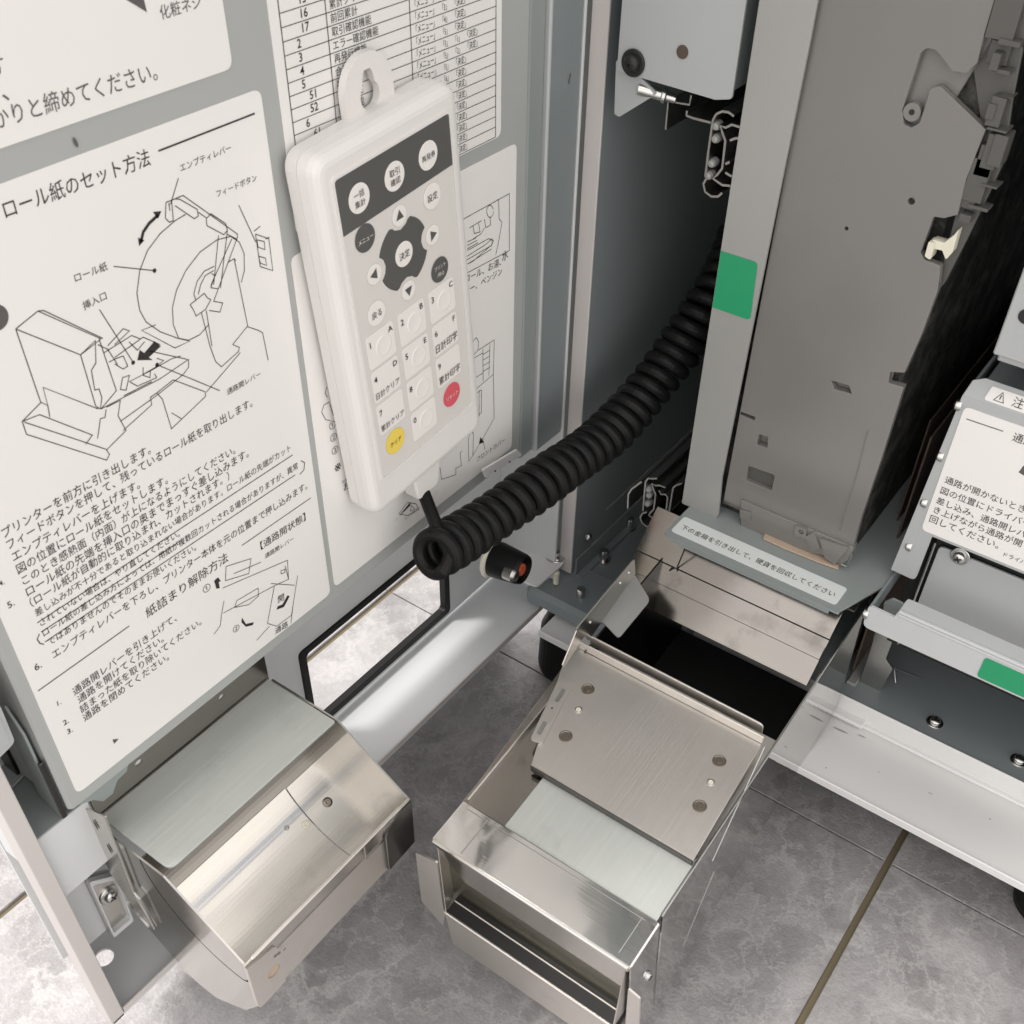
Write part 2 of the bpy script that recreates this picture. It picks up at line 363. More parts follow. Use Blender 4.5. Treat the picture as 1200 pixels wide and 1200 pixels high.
def obj(name, mb, mats, parent=None, bev=.0003, smooth=30, **k):
    bm = mb.bm; pm = WM[parent] if parent else Matrix.Identity(4)
    if bev is not None:
        bmesh.ops.recalc_face_normals(bm, faces=bm.faces)
        if bev > 0:
            es = [e for e in bm.edges if len(e.link_faces) == 2 and e.calc_face_angle(0) > R(35) and e.calc_length() > bev * 2.2]
            if len(es) < 1500: bmesh.ops.bevel(bm, geom=es, offset=bev, segments=1, affect='EDGES', clamp_overlap=True)
    if parent is None:                      # put the origin at the middle of the thing's base
        vs = [v.co for v in bm.verts]; mn = Vector([min(v[i] for v in vs) for i in range(3)]); mx = Vector([max(v[i] for v in vs) for i in range(3)])
        pm = Matrix.Translation(((mn.x + mx.x) / 2, (mn.y + mx.y) / 2, mn.z))
    bm.transform(pm.inverted())
    me = bpy.data.meshes.new(name); bm.to_mesh(me); bm.free()
    for mt in (mats if isinstance(mats, (list, tuple)) else [mats]): me.materials.append(M[mt])
    if smooth and bev is not None:
        me.polygons.foreach_set('use_smooth', [True] * len(me.polygons)); me.set_sharp_from_angle(angle=R(smooth))
    o = bpy.data.objects.new(name, me); COL.objects.link(o); WM[o] = pm
    if parent:
        o.parent = parent; o.matrix_parent_inverse = Matrix.Identity(4)
    else: o.matrix_world = Matrix.Translation((0, 0, -GROUND)) @ pm
    return setp(o, **k)
def part_at(name, me, c, d, parent, spin=0):
    """place a copy of a shared mesh (built round +Z) under parent"""
    o = bpy.data.objects.new(name, me); COL.objects.link(o); o.parent = parent
    q = Vector(d).to_track_quat('Z', 'Y').to_matrix().to_4x4()
    m = Matrix.Translation(Vector(c)) @ q @ Matrix.Rotation(spin, 4, 'Z')
    o.matrix_local = WM[parent].inverted() @ m; WM[o] = m; return o
def shared(name, mb, mats):
    bmesh.ops.recalc_face_normals(mb.bm, faces=mb.bm.faces)
    me = bpy.data.meshes.new(name); mb.bm.to_mesh(me); mb.bm.free()
    for mt in mats: me.materials.append(M[mt])
    me.polygons.foreach_set('use_smooth', [True] * len(me.polygons)); me.set_sharp_from_angle(angle=R(35)); return me
def screw_mesh(r, mats=('screw steel', 'black'), washer=True, cross=True):
    m = MB()
    if washer: m.lathe((0, 0, 0), (0, 0, 1), [(r * 1.55, -.0004), (r * 1.55, r * .12), (r * 1.45, r * .2), (r * .9, r * .2)])
    m.lathe((0, 0, r * .2), (0, 0, 1), [(r, -r * .2), (r, r * .35), (r * .85, r * .62), (r * .5, r * .8), (0, r * .84)])
    if cross:
        m.mi = 1
        for a in (0, math.pi / 2):
            f = Fr((0, 0, 0), (math.cos(a), math.sin(a), 0), (-math.sin(a), math.cos(a), 0)); m.box(f, (-r * .55, r * .55), (-r * .12, r * .12), (r * .5, r * 1.06))
    return shared('screw', m, mats)
SC_A = screw_mesh(.0034); SC_B = screw_mesh(.0028, washer=False); SC_BLK = screw_mesh(.0040, ('black', 'dark void'), washer=True)
DOME = shared('rivet', MB().lathe((0, 0, 0), (0, 0, 1), [(.0030, -.0005), (.0030, .0008), (.0026, .0021), (.0015, .0028), (0, .003)]), ('screw steel',))

# ------------------------------------------------------------------ floor
fl = MB().box(W, (-3, 3), (-2.5, 3.5), (GROUND - .03, GROUND - .0025))
floor = obj('floor', fl, 'grout', bev=None, kind='structure', label='grey marbled floor of large tiles with brown grout')
tx = [-.0267 + .418 * k for k in range(-7, 8)]; ty = [.456 + .84 * k for k in range(-4, 4)]
tm = None
for i in range(len(tx) - 1):
    for j in range(len(ty) - 1):
        x0, x1, y0, y1 = tx[i] + .0022, tx[i + 1] - .0022, ty[j] + .0005, ty[j + 1] - .0005
        if tm is None:
            b = MB(); hx, hy = (x1 - x0) / 2, (y1 - y0) / 2
            b.box(W, (-hx, hx), (-hy, hy), (-.008, 0)); bmesh.ops.bevel(b.bm, geom=b.bm.edges[:], offset=.0004, segments=1, affect='EDGES')
            tm = shared('tile', b, ['marble tile'])
        o = bpy.data.objects.new('tile', tm); COL.objects.link(o); o.parent = floor
        m = Matrix.Translation(((x0 + x1) / 2, (y0 + y1) / 2, GROUND)); o.matrix_local = WM[floor].inverted() @ m; WM[o] = m

# ------------------------------------------------------------------ door, opened at a right angle
DX = PL(W, 'x', -.300)
door = thing('machine_door', 'wide open grey sheet metal door covered with white printed instruction stickers', 'door', loc=(-.32, .28, -.53))
b = MB().box(W, (-.334, -.300), (.1102, .4264), (-.379, 1.1))
obj('inner_panel', b, 'door paint', door, bev=.0015)
# tab at the lower corner of the panel
b = MB().plate(PL(W, 'x', -.3012), PL(W, 'x', -.3012).P([(92, 944), (98, 936), (152, 893), (149, 904), (138, 915), (133, 930), (121, 940), (110, 938)]), .001)
obj('panel_tab', b, 'grey plate', door)
b = MB().plate(DX, rect(.4270, .4395, -.3845, 1.1), .012, d=-.0006)
obj('panel_margin', b, 'grey plate', door, bev=.001)
b = MB().box(W, (-.325, -.2985), (.4400, .4425), (-.386, 1.1)); obj('hinge_ridge', b, 'light sheet', door, bev=.0008)
b = MB().box(W, (-.325, -.3000), (.4427, .4700), (-.388, 1.1)); obj('hinge_channel', b, 'cabinet paint', door, bev=.0012)
# outer skin with the window
b = MB().plate(PL(W, 'x', -.347), [rect(.094, .474, -.5285, 1.1), rect(.279, .410, -.5225, -.4560, .004)[::-1]], .0015)
obj('outer_skin', b, 'door light', door, bev=0)
g = PL(W, 'x', -.3455)
b = MB().plate(g, [rect(.277, .412, -.5245, -.454, .004), rect(.282, .407, -.5195, -.4585, .003)[::-1]], .005)
obj('window_gasket', b, 'rubber', door, bev=.0006)
b = MB().box(W, (-.347, -.300), (.4705, .4725), (-.5285, 1.1)); obj('hinge_side_wall', b, 'door light', door)
TZ = PL(W, 'z', -.530)
hc = TZ.p(122, 1122)
b = MB().plate(TZ, [[(-.3485, .1005), (-.3105, .0872), (-.300, .0868), (-.300, .474), (-.3485, .474)], circ(*hc, .0050, 20)[::-1]], .0014)
obj('bottom_tray', b, 'door light', door, bev=0)
b = MB().box(W, (-.3485, -.338), (.16, .470), (-.588, -.5314)); obj('hidden_light_stop', b, 'cabinet paint', door)  # hidden strip added to block light coming under the door
b = MB().box(W, (-.3012, -.2998), (.0945, .474), (-.5299, -.5262)); obj('tray_lip', b, 'door flange', door)
b = MB().plate(DX, rect(.0868, .0940, -.5316, 1.1), .0012); obj('edge_flange', b, 'door flange', door, bev=.0004)
b = MB().sheet([W.w(-.300, .0866, -.5316), W.w(-.3105, .0868, -.5316), W.w(-.3105, .0868, 1.1), W.w(-.300, .0866, 1.1)], .0012, away=(0, 1, 0))
b.sheet([W.w(-.3105, .0868, -.5316), W.w(-.3485, .100, -.5316), W.w(-.3485, .100, 1.1), W.w(-.3105, .0868, 1.1)], .0012, away=(0, 1, 0))
obj('edge_return', b, 'door flange', door)
# boxed shelf behind the edge flange
b = MB().box(W, (-.3465, -.305), (.0942, .1205), (-.4290, -.3852)); obj('shelf_box', b, 'door light', door, bev=.0006)
b = MB().box(W, (-.3465, -.3047), (.0942, .1220), (-.3850, -.3842)); obj('shelf_top', b, 'grey plate', door)
# things seen in the slit beside the panel
pS = PL(W, 'y', .118)
b = MB().box(W, (-.3465, -.337), (.1100, .1115), (-.384, 1.1)); obj('slit_strip', b, 'dark steel', door)
b = MB().sheet([W.w(*q) for q in ((-.304, .1075, -.383), (-.320, .1085, -.383), (-.320, .1085, -.335), (-.312, .1080, -.318), (-.305, .1075, -.33))], .0012)
obj('slit_bracket', b, 'grey plate', door)
b = MB().box(W, (-.3030, -.3015), (.1070, .1092), (-.381, -.345)); obj('edge_seal', b, 'dark steel', door)
pB = PL(W, 'x', -.300)
b = MB().plate(pB, rc(pB.P([(-30, 800), (0, 828), (17, 869), (0, 886), (-30, 905)]), [.001, .002, .003, .002, .001]), .003, d=.0005)
b.plate(pB, rc(pB.P([(-30, 815), (-2, 840), (10, 868), (-2, 878), (-30, 893)]), .001), .002, d=.0010)
obj('latch_plate', b, ['light sheet'], door)
b = MB().plate(PL(W, 'z', -.3825), rc(PL(W, 'z', -.3825).P([(-10, 880), (12, 885), (30, 905), (8, 928), (-10, 920)]), .001), .001)
obj('shelf_clip', b, 'light sheet', door)
# bracket with screw below the shelf box
pK = PL(W, 'x', -.314)
b = MB().plate(PL(W, 'x', -.3185), PL(W, 'x', -.3185).P([(70, 1052), (112, 1024), (134, 1082), (104, 1108)]), .0012)
obj('bracket_plate', b, 'door light', door)
ring = rc(pK.P([(104, 1034), (136, 1026), (157, 1079), (134, 1099)]), .0012); inner = ins(ring, .86)
b = MB().plate(pK, [ring, inner[::-1]], .006)
obj('bracket_cup', b, 'door light', door, bev=0)
b = MB().plate(PL(W, 'x', -.3172), ring, .0012); obj('bracket_face', b, 'stainless', door)
part_at('screw', SC_A, W.at(128, 1048, 'x', -.3170), (1, 0, 0), door, .4)
# end corner plates near the hinge foot
pc = PL(W, 'x', -.292)
b = MB().plate(pc, rc(pc.P([(566, 551), (570, 560), (612, 533), (606, 527)]), .0008), .0012)
for q in ((580, 552), (597, 541)): b.mi = 1; b.plate(pc, circ(*pc.p(*q), .0006, 8), .0008, d=.0004)
obj('corner_tab', b, ['white tray', 'black'], door)

# --- stickers on the door
def sticker(pl, loops, name, label, mat='label paper', parent=None, d=.0004):
    b = MB().plate(pl, loops, .0003, d=d); return obj(name, b, mat, parent, bev=0, smooth=None, label=label)
PAPER_D = .0004; INK_D = .00055
l1 = sticker(DX, rect(.1165, .2551, -.1235, .30, .0035), 'instruction_sticker', 'sticker with large lettering at the top edge of the door', parent=door)
l2 = sticker(DX, rect(.1153, .2657, -.3712, -.1326, .0035), 'instruction_sticker', 'large sticker with printer and paper roll drawing', parent=door)
l3 = sticker(DX, rect(.2738, .4045, -.1890, .30, .0035), 'table_sticker', 'sticker with a numbered table of menu functions', parent=door)
l4 = sticker(DX, rect(.2691, .4170, -.3695, -.1958, .0035), 'instruction_sticker', 'sticker half hidden behind the handset', parent=door)
def T(b, s, p0, p1, off=(0, 0), sc=1, hy=1, bold=.008, pl=DX, z=1):
    q = lambda p: (p[0] / z + off[0], p[1] / z + off[1])
    em = None
    if s[-1] == '.': em = (Vector(pl.p(*q(p1))) - Vector(pl.p(*q(p0)))).length / 1.0
    b.text(pl, s, q(p0), q(p1), hy=hy, bold=bold, d=INK_D, em=em)
def ST(b, polys, off=(0, 0), z=3., wd=.00032, pl=DX, closed=False):
    for P in polys: b.stroke(pl, [(a / z + off[0], c / z + off[1]) for a, c in P], wd, d=INK_D, closed=closed)
b = MB()
T(b, 'かりと締めてください。', (-20, 452), (552, 275), z=3, hy=1.12, bold=.012)
T(b, 'す', (-28, 272), (22, 255), z=3, hy=1.1, bold=.014); T(b, '、', (8, 352), (30, 346), z=3)
T(b, '化粧ネジ', (563, 66), (706, 22), z=3, hy=1.05)
b.flat(DX, DX.P([(138, -6), (166, -6), (171, 14)]), INK_D)
obj('lettering', b, 'ink grey', l1, bev=None)
b = MB()
T(b, 'ロール紙のセット方法', (18, 765), (527, 575), z=3, hy=1.12, bold=.010)
T(b, 'エンプティレバー', (632, 602), (810, 528), z=3); T(b, 'フィードボタン', (760, 692), (900, 632), z=3)
T(b, 'ロール紙', (262, 990), (376, 945), z=3); T(b, '挿入口', (292, 1088), (373, 1048), z=3)
o5 = (0, 350)
for s, p0, p1 in (('通路開レバー', (797, 337), (914, 270)), ('プリンターを前方に引き出します。', (10, 840), (528, 540)),
    ('フィードボタンを押して、残っているロール紙を取り出します。', (27, 880), (885, 375)), ('エンプティレバーを上げます。', (45, 922), (490, 662)),
    ('図の位置にロール紙をセットします。', (62, 966), (588, 645)), ('このとき感熱面（内面）が上になるようにしてください。', (80, 1005), (825, 540)),
    ('ロール紙の先端を挿入口の奥までまっすぐ差し込みます。', (95, 1045), (872, 552)), ('（ロール紙が自動的に取り込まれ、カットされます。）', (108, 1082), (805, 632)),
    ('差し込みが不十分であると取り込まれない場合があります。ロール紙の先端がカット', (125, 1116), (1020, 531)),
    ('されていない場合は、やり直してください。', (140, 1150), (630, 832)), ('ロール紙の差し込み方によっては、用紙が複数回カットされる場合がありますが、異常', (152, 1186), (1045, 594)),
    ('ではありませんのでそのままお使いください。', (170, 1218), (688, 880)), ('エンプティレバーを下ろし、プリンター本体を元の位置まで押し込みます。', (186, 1264), (1078, 665)),
    ('【通路開状態】', (915, 880), (1072, 775)), ('通路開レバー', (930, 912), (1030, 848)), ('通路', (965, 1178), (1010, 1150)), ('開', (975, 1068), (996, 1056)),
    ('4.', (-8, 1012), (18, 998)), ('5.', (22, 1092), (56, 1070)), ('6.', (116, 1312), (152, 1288)), ('①', (712, 1035), (738, 1020)), ('②', (818, 1175), (840, 1160))):
    T(b, s, p0, p1, off=o5, z=3, hy=1.16 if len(s) > 9 else 1.0, bold=.007)
T(b, '紙詰まり解除方法', (515, 1120), (800, 918), off=o5, z=3, bold=.022, hy=1.05)
o7 = (0, 700)
for s, p0, p1 in (('1.', (258, 512), (294, 490)), ('2.', (290, 604), (328, 578)), ('3.', (308, 645), (346, 620)),
    ('通路開レバーを引き上げて、', (345, 458), (826, 104)), ('通路を開けてください。', (368, 494), (765, 202)), ('詰まった紙を取り除いてください。', (378, 540), (942, 122)), ('通路を閉めてください。', (392, 580), (790, 286))):
    T(b, s, p0, p1, off=o7, z=4, hy=1.16 if len(s) > 4 else 1.0, bold=.007)
obj('lettering', b, 'ink', l2, bev=None)
b = MB()
ST(b, [[(553, 530), (892, 398)]], wd=.0006)
ST(b, [[(848, 866), (1090, 699)], [(128, 1138), (1026, 548)], [(142, 1170), (632, 850)], [(155, 1205), (1035, 618)],
       [(1055, 568), (1068, 575), (1066, 600), (1052, 616)], [(136, 1176), (128, 1196), (138, 1210), (152, 1213)]], off=o5, wd=.0004)
ST(b, [[(175, 436), (602, 132)]], off=o7, z=4, wd=.00045)
# paper roll and lever
ST(b, [[(612, 775), (560, 820), (515, 880), (488, 950), (478, 1030), (488, 1090), (510, 1130), (560, 1165), (622, 1188)],
       [(625, 1188), (606, 1140), (603, 1080), (617, 1020), (650, 950), (700, 885), (760, 842), (808, 830), (838, 850), (855, 890), (856, 950), (845, 992)],
       [(625, 1188), (660, 1195), (700, 1175), (730, 1140)],
       [(750, 935), (715, 952), (690, 988), (678, 1032), (686, 1056)], [(748, 950), (718, 968), (702, 1000), (694, 1034)], [(610, 776), (650, 752)],
       [(580, 710), (600, 703), (606, 775), (592, 780), (578, 766), (580, 710)], [(600, 703), (640, 686), (832, 822), (830, 840), (795, 822)],
       [(612, 698), (630, 700), (690, 735), (694, 758), (680, 768), (612, 722)], [(722, 768), (738, 750), (790, 785), (796, 808), (784, 824), (724, 792), (722, 768)], [(694, 745), (722, 765)],
       [(765, 826), (748, 1000)], [(796, 810), (772, 1012)], [(832, 832), (748, 1058), (780, 1064), (770, 1096), (732, 1090)], [(812, 838), (738, 1002)],
       [(665, 1070), (715, 1030), (726, 1046), (738, 1052), (720, 1086), (686, 1110), (678, 1090), (665, 1070)], [(740, 960), (752, 968), (738, 1010), (762, 1014)],
       [(820, 908), (868, 1146)], [(800, 920), (820, 908), (826, 916)], [(895, 822), (942, 838), (956, 950), (912, 936), (895, 822)], [(900, 842), (926, 848), (928, 876), (904, 868), (900, 842)],
       [(906, 900), (930, 906), (934, 932), (912, 924), (906, 900)], [(890, 812), (912, 794)], [(930, 840), (944, 832)],
       [(624, 625), (596, 718)], [(836, 720), (896, 850)], [(396, 935), (540, 950)], [(346, 1086), (466, 1274)],
       [(590, 712), (594, 740)], [(705, 1098), (735, 1215), (755, 1270), (776, 1288), (836, 1234), (838, 1220), (815, 1210), (866, 1147), (905, 1160), (920, 1168), (940, 1265)],
       [(722, 1090), (742, 1216)], [(545, 1140), (495, 1160), (612, 1222), (664, 1198), (622, 1188)]])
b.stroke(DX, [(p[0] / 3, p[1] / 3) for p in ((492, 850), (500, 815), (520, 785), (552, 755))], .0011, d=INK_D)
b.flat(DX, DX.P([(162, 288), (160.5, 278), (168, 281)]), INK_D); b.flat(DX, DX.P([(188, 247), (178, 248), (184, 256)]), INK_D)
for q in ((180, 316.7), (155, 424.5), (183, 427)): b.flat(DX, circ(*DX.p(*q), .0008, 10), INK_D)
# printer body
ST(b, [[(52, 105), (130, 42), (352, 140), (280, 196), (52, 105)], [(130, 42), (150, 40), (358, 138)], [(52, 105), (140, 362), (165, 374), (148, 310), (342, 386)], [(280, 196), (334, 378)],
       [(280, 196), (332, 146), (334, 225), (318, 250), (330, 320), (345, 316), (355, 346), (350, 386), (336, 378)], [(345, 140), (406, 322), (352, 386)],
       [(140, 364), (75, 430), (90, 475), (372, 566), (382, 546), (370, 528), (82, 432)], [(75, 430), (136, 406), (322, 478), (298, 510)], [(165, 374), (172, 414)], [(372, 530), (440, 462), (412, 410), (420, 356), (372, 380)],
       [(340, 490), (350, 420), (366, 416), (370, 388)], [(352, 386), (560, 280), (660, 212), (660, 240), (640, 266), (546, 340), (420, 430)], [(430, 462), (530, 372), (526, 345), (548, 330), (568, 352), (600, 456), (720, 342), (718, 326), (606, 284), (548, 330)],
       [(600, 400), (634, 420)], [(375, 165), (430, 104), (452, 112), (400, 160)], [(400, 205), (500, 134), (560, 160)], [(380, 222), (402, 210), (430, 200), (446, 236), (430, 246), (400, 228)], [(520, 182), (655, 212)], [(470, 300), (452, 290), (530, 250), (600, 210), (632, 200)],
       [(505, 262), (540, 242), (572, 216), (548, 208)], [(500, 240), (500, 268), (524, 276), (526, 250)], [(420, 318), (428, 276), (452, 268), (440, 320), (420, 318)], [(455, 292), (480, 306), (548, 276), (540, 262)], [(360, 190), (460, 128), (490, 140)], [(450, 150), (480, 180), (505, 150)], [(432, 340), (530, 290)],
       [(340, 160), (375, 176), (410, 230)], [(552, 232), (770, 322)], [(722, 328), (842, 188)],
       [(790, 990), (792, 940), (880, 912), (872, 965), (790, 990)], [(780, 1016), (1008, 918), (1012, 985), (962, 1008), (782, 1104)], [(1000, 938), (1012, 985)], [(785, 1060), (776, 1110), (772, 1148), (750, 1178)], [(822, 1084), (830, 1060), (905, 1016), (906, 1044), (872, 1074), (822, 1084)],
       [(962, 1008), (938, 1140), (970, 1150), (1022, 1112), (1044, 972)], [(950, 1000), (1034, 1006)], [(820, 965), (915, 925)], [(945, 1150), (900, 1200)], [(1020, 1140), (1030, 1060)],
       [(985, 955), (1000, 950), (998, 962), (986, 966), (985, 955)]], off=o5)
for P in ([(480, 215), (488, 178), (504, 190), (540, 148), (562, 166), (520, 205), (534, 214)], [(758, 1018), (750, 990), (764, 978), (774, 992), (766, 994), (770, 1016)], [(848, 1120), (862, 1142), (890, 1136), (886, 1146), (862, 1152), (846, 1136)], [(1016, 1044), (996, 1082), (970, 1092), (974, 1080), (990, 1074), (1008, 1042)]):
    b.flat(DX, DX.P([(a / 3, c / 3 + 350) for a, c in P]), INK_D)
obj('drawing', b, 'ink', l2, bev=None)
b = MB().flat(DX, circ(*DX.p(-6, 372), .0042, 20), INK_D); obj('drawing', b, 'ink grey', l2, bev=None)
# table
b = MB(); tb = MB()
y0, y1, y2, y3 = .2785, .3005, .3453, .4003; dz = .0045; zb = -.1883
rows = ['8', '74', '73', '72', '71', '7', '62', '61', '6', '52', '51', '5', '4', '3', '2', '17', '16', '15', '14', '13', '12', '11', '1']
nm = ['時刻設定', '釣銭回収', '釣銭補充', '通信設定', '印字設定', '設定', '再印字', '売切設定', '両替機能', '払出設定', '補充設定', '合計確認', '再発行機能', 'エラー確認機能', '取引確認機能', '前回累計', '累計クリア', '累計印字', '日計クリア', '日計印字', '一括集計', '集計', '機能']
tk = ['2', '1', '3', '2', '1', '8', '7', '6', '5', '52', '51', '5', '4', '3', '2', '1', '51', '52', '5', '4', '3', '2', '1']
def seg(bb, a, c, wd): bb.stroke(DX, [a, c], wd, d=INK_D, px=False)
nr = len(rows)
for k in range(nr + 1): seg(tb, (y0, zb + k * dz), (y3, zb + k * dz), .00028)
for y in (y0, y1, y2, y3): seg(tb, (y, zb), (y, zb + nr * dz), .0004)
for k in range(nr):
    z = zb + k * dz + .0010; n = len(rows[k])
    yn = y0 + (.0075 if n == 1 else .0115); b.text(DX, rows[k], (yn - .002, z), (yn + .002, z), d=INK_D, px=False, bold=.01, em=.0042)
    b.text(DX, nm[k], (y1 + .002, z), (y1 + .002 + .0035 * len(nm[k]), z), d=INK_D, px=False, bold=.012)
    yk = y2 + .0016
    for s_ in ['「メニュー」'] + ['「' + c + '」' for c in tk[k]] + ['「決定」']:
        e_ = .0024 if len(s_) > 3 else .0022; w_ = e_ * len(s_) * (.86 if len(s_) == 3 else 1); b.text(DX, s_, (yk, z), (yk + w_, z), d=INK_D, px=False, bold=.012, hy=1.4, em=e_); yk += w_ + .0022
obj('lettering', b, 'ink', l3, bev=None); obj('table_lines', tb, 'ink', l3, bev=None)
# sticker behind the handset
b = MB(); o2 = (300, 0)
T(b, '水', (862, 918), (884, 904), off=o2, z=3); T(b, 'アルコール、お湯、', (690, 1015), (858, 930), off=o2, z=3); T(b, 'シンナー、ベンジン', (690, 1060), (862, 962), off=o2, z=3)
o6 = (320, 300)
T(b, 'フロントカバー', (714, 722), (812, 652), off=o6, z=3)
for s, p in (('①', (196, 612)), ('②', (200, 655)), ('③', (205, 700)), ('※', (215, 765)), ('なお', (240, 800)), ('お', (246, 825))): T(b, s, p, (p[0] + 22, p[1] - 14), off=o6, z=3)
T(b, 'してください', (462, 925), (515, 885), off=o6, z=3)
obj('lettering', b, 'ink', l4, bev=None)
b = MB()
ST(b, [[(690, 790), (888, 680), (888, 880), (690, 985)], [(832, 712), (850, 700), (852, 770), (862, 780), (850, 850), (840, 895)], [(740, 900), (800, 862), (828, 838), (826, 860), (760, 918), (735, 930)], [(740, 880), (815, 838), (832, 846), (824, 866)],
       [(748, 800), (790, 775)], [(760, 840), (790, 820), (800, 800)], [(735, 915), (820, 865)], [(745, 925), (825, 875)], [(760, 795), (765, 820), (785, 815), (780, 785)], [(800, 770), (805, 800), (822, 790), (820, 760)], [(740, 850), (770, 836)], [(740, 862), (775, 844)], [(740, 874), (778, 852)]], off=o2)
b.stroke(DX, [DX.p((820 + 12 * math.cos(t * .6)) / 3 + 300, (742 + 22 * math.sin(t * .6)) / 3) for t in range(11)], .0003, d=INK_D, px=False)
ST(b, [[(700, 300), (712, 286), (720, 300), (718, 330), (704, 345)], [(720, 330), (775, 294), (772, 415), (712, 466)], [(735, 325), (736, 440)], [(760, 308), (756, 420)], [(736, 345), (760, 330)], [(736, 365), (760, 350)], [(736, 385), (760, 370)], [(736, 405), (760, 390)],
       [(772, 415), (775, 570), (735, 640), (700, 700)], [(722, 470), (722, 560), (700, 590)], [(715, 480), (730, 470), (730, 550), (718, 560)], [(690, 612), (702, 622), (700, 700), (686, 720), (684, 650), (690, 612)], [(735, 640), (742, 680)],
       [(584, 742), (590, 784), (640, 768), (640, 745), (660, 735), (655, 690), (662, 684)], [(440, 905), (470, 865), (500, 870), (510, 890), (470, 912), (440, 905)], [(484, 876), (480, 895), (496, 890), (484, 876)],
       [(186, 460), (180, 480), (188, 496)], [(196, 512), (176, 522), (168, 548), (182, 574), (200, 578)], [(196, 518), (210, 560)], [(700, 360), (735, 340)], [(705, 430), (736, 410)]], off=o6)
b.flat(DX, DX.P([(467, 604), (480, 588), (480, 592), (468, 603.5)]), INK_D); b.flat(DX, DX.P([(562, 512), (560.5, 520), (566.5, 518)]), INK_D)
obj('drawing', b, 'ink', l4, bev=None)
# small marks of wear on the door
b = MB()
for q, r1, r2, a in (((87.5, 166.5), .0006, .0016, .2),): b.flat(DX, circ(*DX.p(*q), r1, 10, r2, a), INK_D)
b.flat(DX, DX.P([(131, 866), (138, 865), (133, 871)]), .0006)
pq = PL(W, 'x', -.3000); b.stroke(pq, [(668, 86), (666, 98)], .0008, d=.0004)
obj('scuff_mark', b, 'ink grey', door, bev=None)
# ------------------------------------------------------------------ machine cabinet
cab = thing('machine_cabinet', 'open grey sheet metal cabinet with dark interior and white sill in front', 'cabinet', loc=(0, .6, -.53))
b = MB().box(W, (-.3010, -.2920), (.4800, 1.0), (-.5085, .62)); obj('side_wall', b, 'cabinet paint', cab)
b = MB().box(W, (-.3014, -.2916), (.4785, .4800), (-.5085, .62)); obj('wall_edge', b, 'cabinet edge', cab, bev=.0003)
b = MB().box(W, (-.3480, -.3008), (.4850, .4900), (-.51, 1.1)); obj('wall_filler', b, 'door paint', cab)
b = MB().box(W, (-.3010, .36), (.998, 1.0), (-.527, .62)).box(W, (.352, .36), (.4935, .998), (-.527, .62)).box(W, (-.30, .36), (.4785, .998), (.62, .63))
obj('back_shell', b, 'cabinet paint', cab)
b = MB().box(W, (-.3010, .36), (.4945, 1.0), (-.5270, -.5150)); obj('base_plate', b, 'cabinet paint', cab, bev=.0005)
b = MB().plate(PL(W, 'y', .4525), rect(-.3125, -.215, -.5275, -.5125), .045, d=0); obj('base_channel', b, 'cabinet paint', cab, bev=.0035)
b = MB().box(W, (-.289, .36), (.4370, .4940), (-.5314, -.5300)); obj('sill', b, 'white tray', cab, bev=.0004)
b = MB().box(W, (-.289, .36), (.4366, .4380), (-.5345, -.5285)); obj('sill_lip', b, 'white tray', cab, bev=.0005)
b = MB().box(W, (-.20, .36), (.4925, .4944), (-.5300, -.5135)).box(W, (-.20, .36), (.4895, .4944), (-.5299, -.5275)); obj('sill_step', b, 'white tray', cab, bev=.0008)
b = MB().box(W, (-.126, -.0745), (.4860, .4945), (-.5275, -.5245)); obj('sill_tab', b, 'white tray', cab, bev=.0008)
b = MB().box(W, (-.28, .34), (.51, .97), (-.585, -.528)); obj('base_light_stop', b, 'dark void', cab)  # dark block added under the base to keep light out
for q in ((-.287, .476), (.066, .487)):
    b = MB().lathe((q[0], q[1], GROUND), (0, 0, 1), [(.0215, 0), (.0225, .006), (.0215, .040), (.017, .052), (.008, .060)], 36); obj('levelling_foot', b, 'rubber', cab, bev=None, smooth=40)
b = MB().plate(PL(W, 'z', -.5295), circ(*PL(W, 'z', -.53).p(660, 717), .0028, 14, .0020), .0008); obj('sill_hole', b, 'black', cab, bev=None)
b = MB().box(W, (-.290, .35), (.500, .5015), (.02, 1.09)); obj('unseen_reflector_panel', b, 'white tray', cab)  # unseen pale panel added to brighten reflections in the steel
b = MB(); ps = PL(W, 'z', -.5299)
for u, v, a, c_ in ((985, 856, .0050, .0006), (1010, 863, .0028, .0005), (958, 846, .0022, .0004), (1030, 905, .0004, .0004), (940, 893, .0005, .0005), (968, 900, .0005, .0005), (1160, 960, .0006, .0005), (1090, 930, .0014, .0003)):
    b.flat(ps, circ(*ps.p(u, v), a, 10, c_, .05), .0002)
obj('scuff_marks', b, 'zinc bracket', cab, bev=None, kind='stuff')
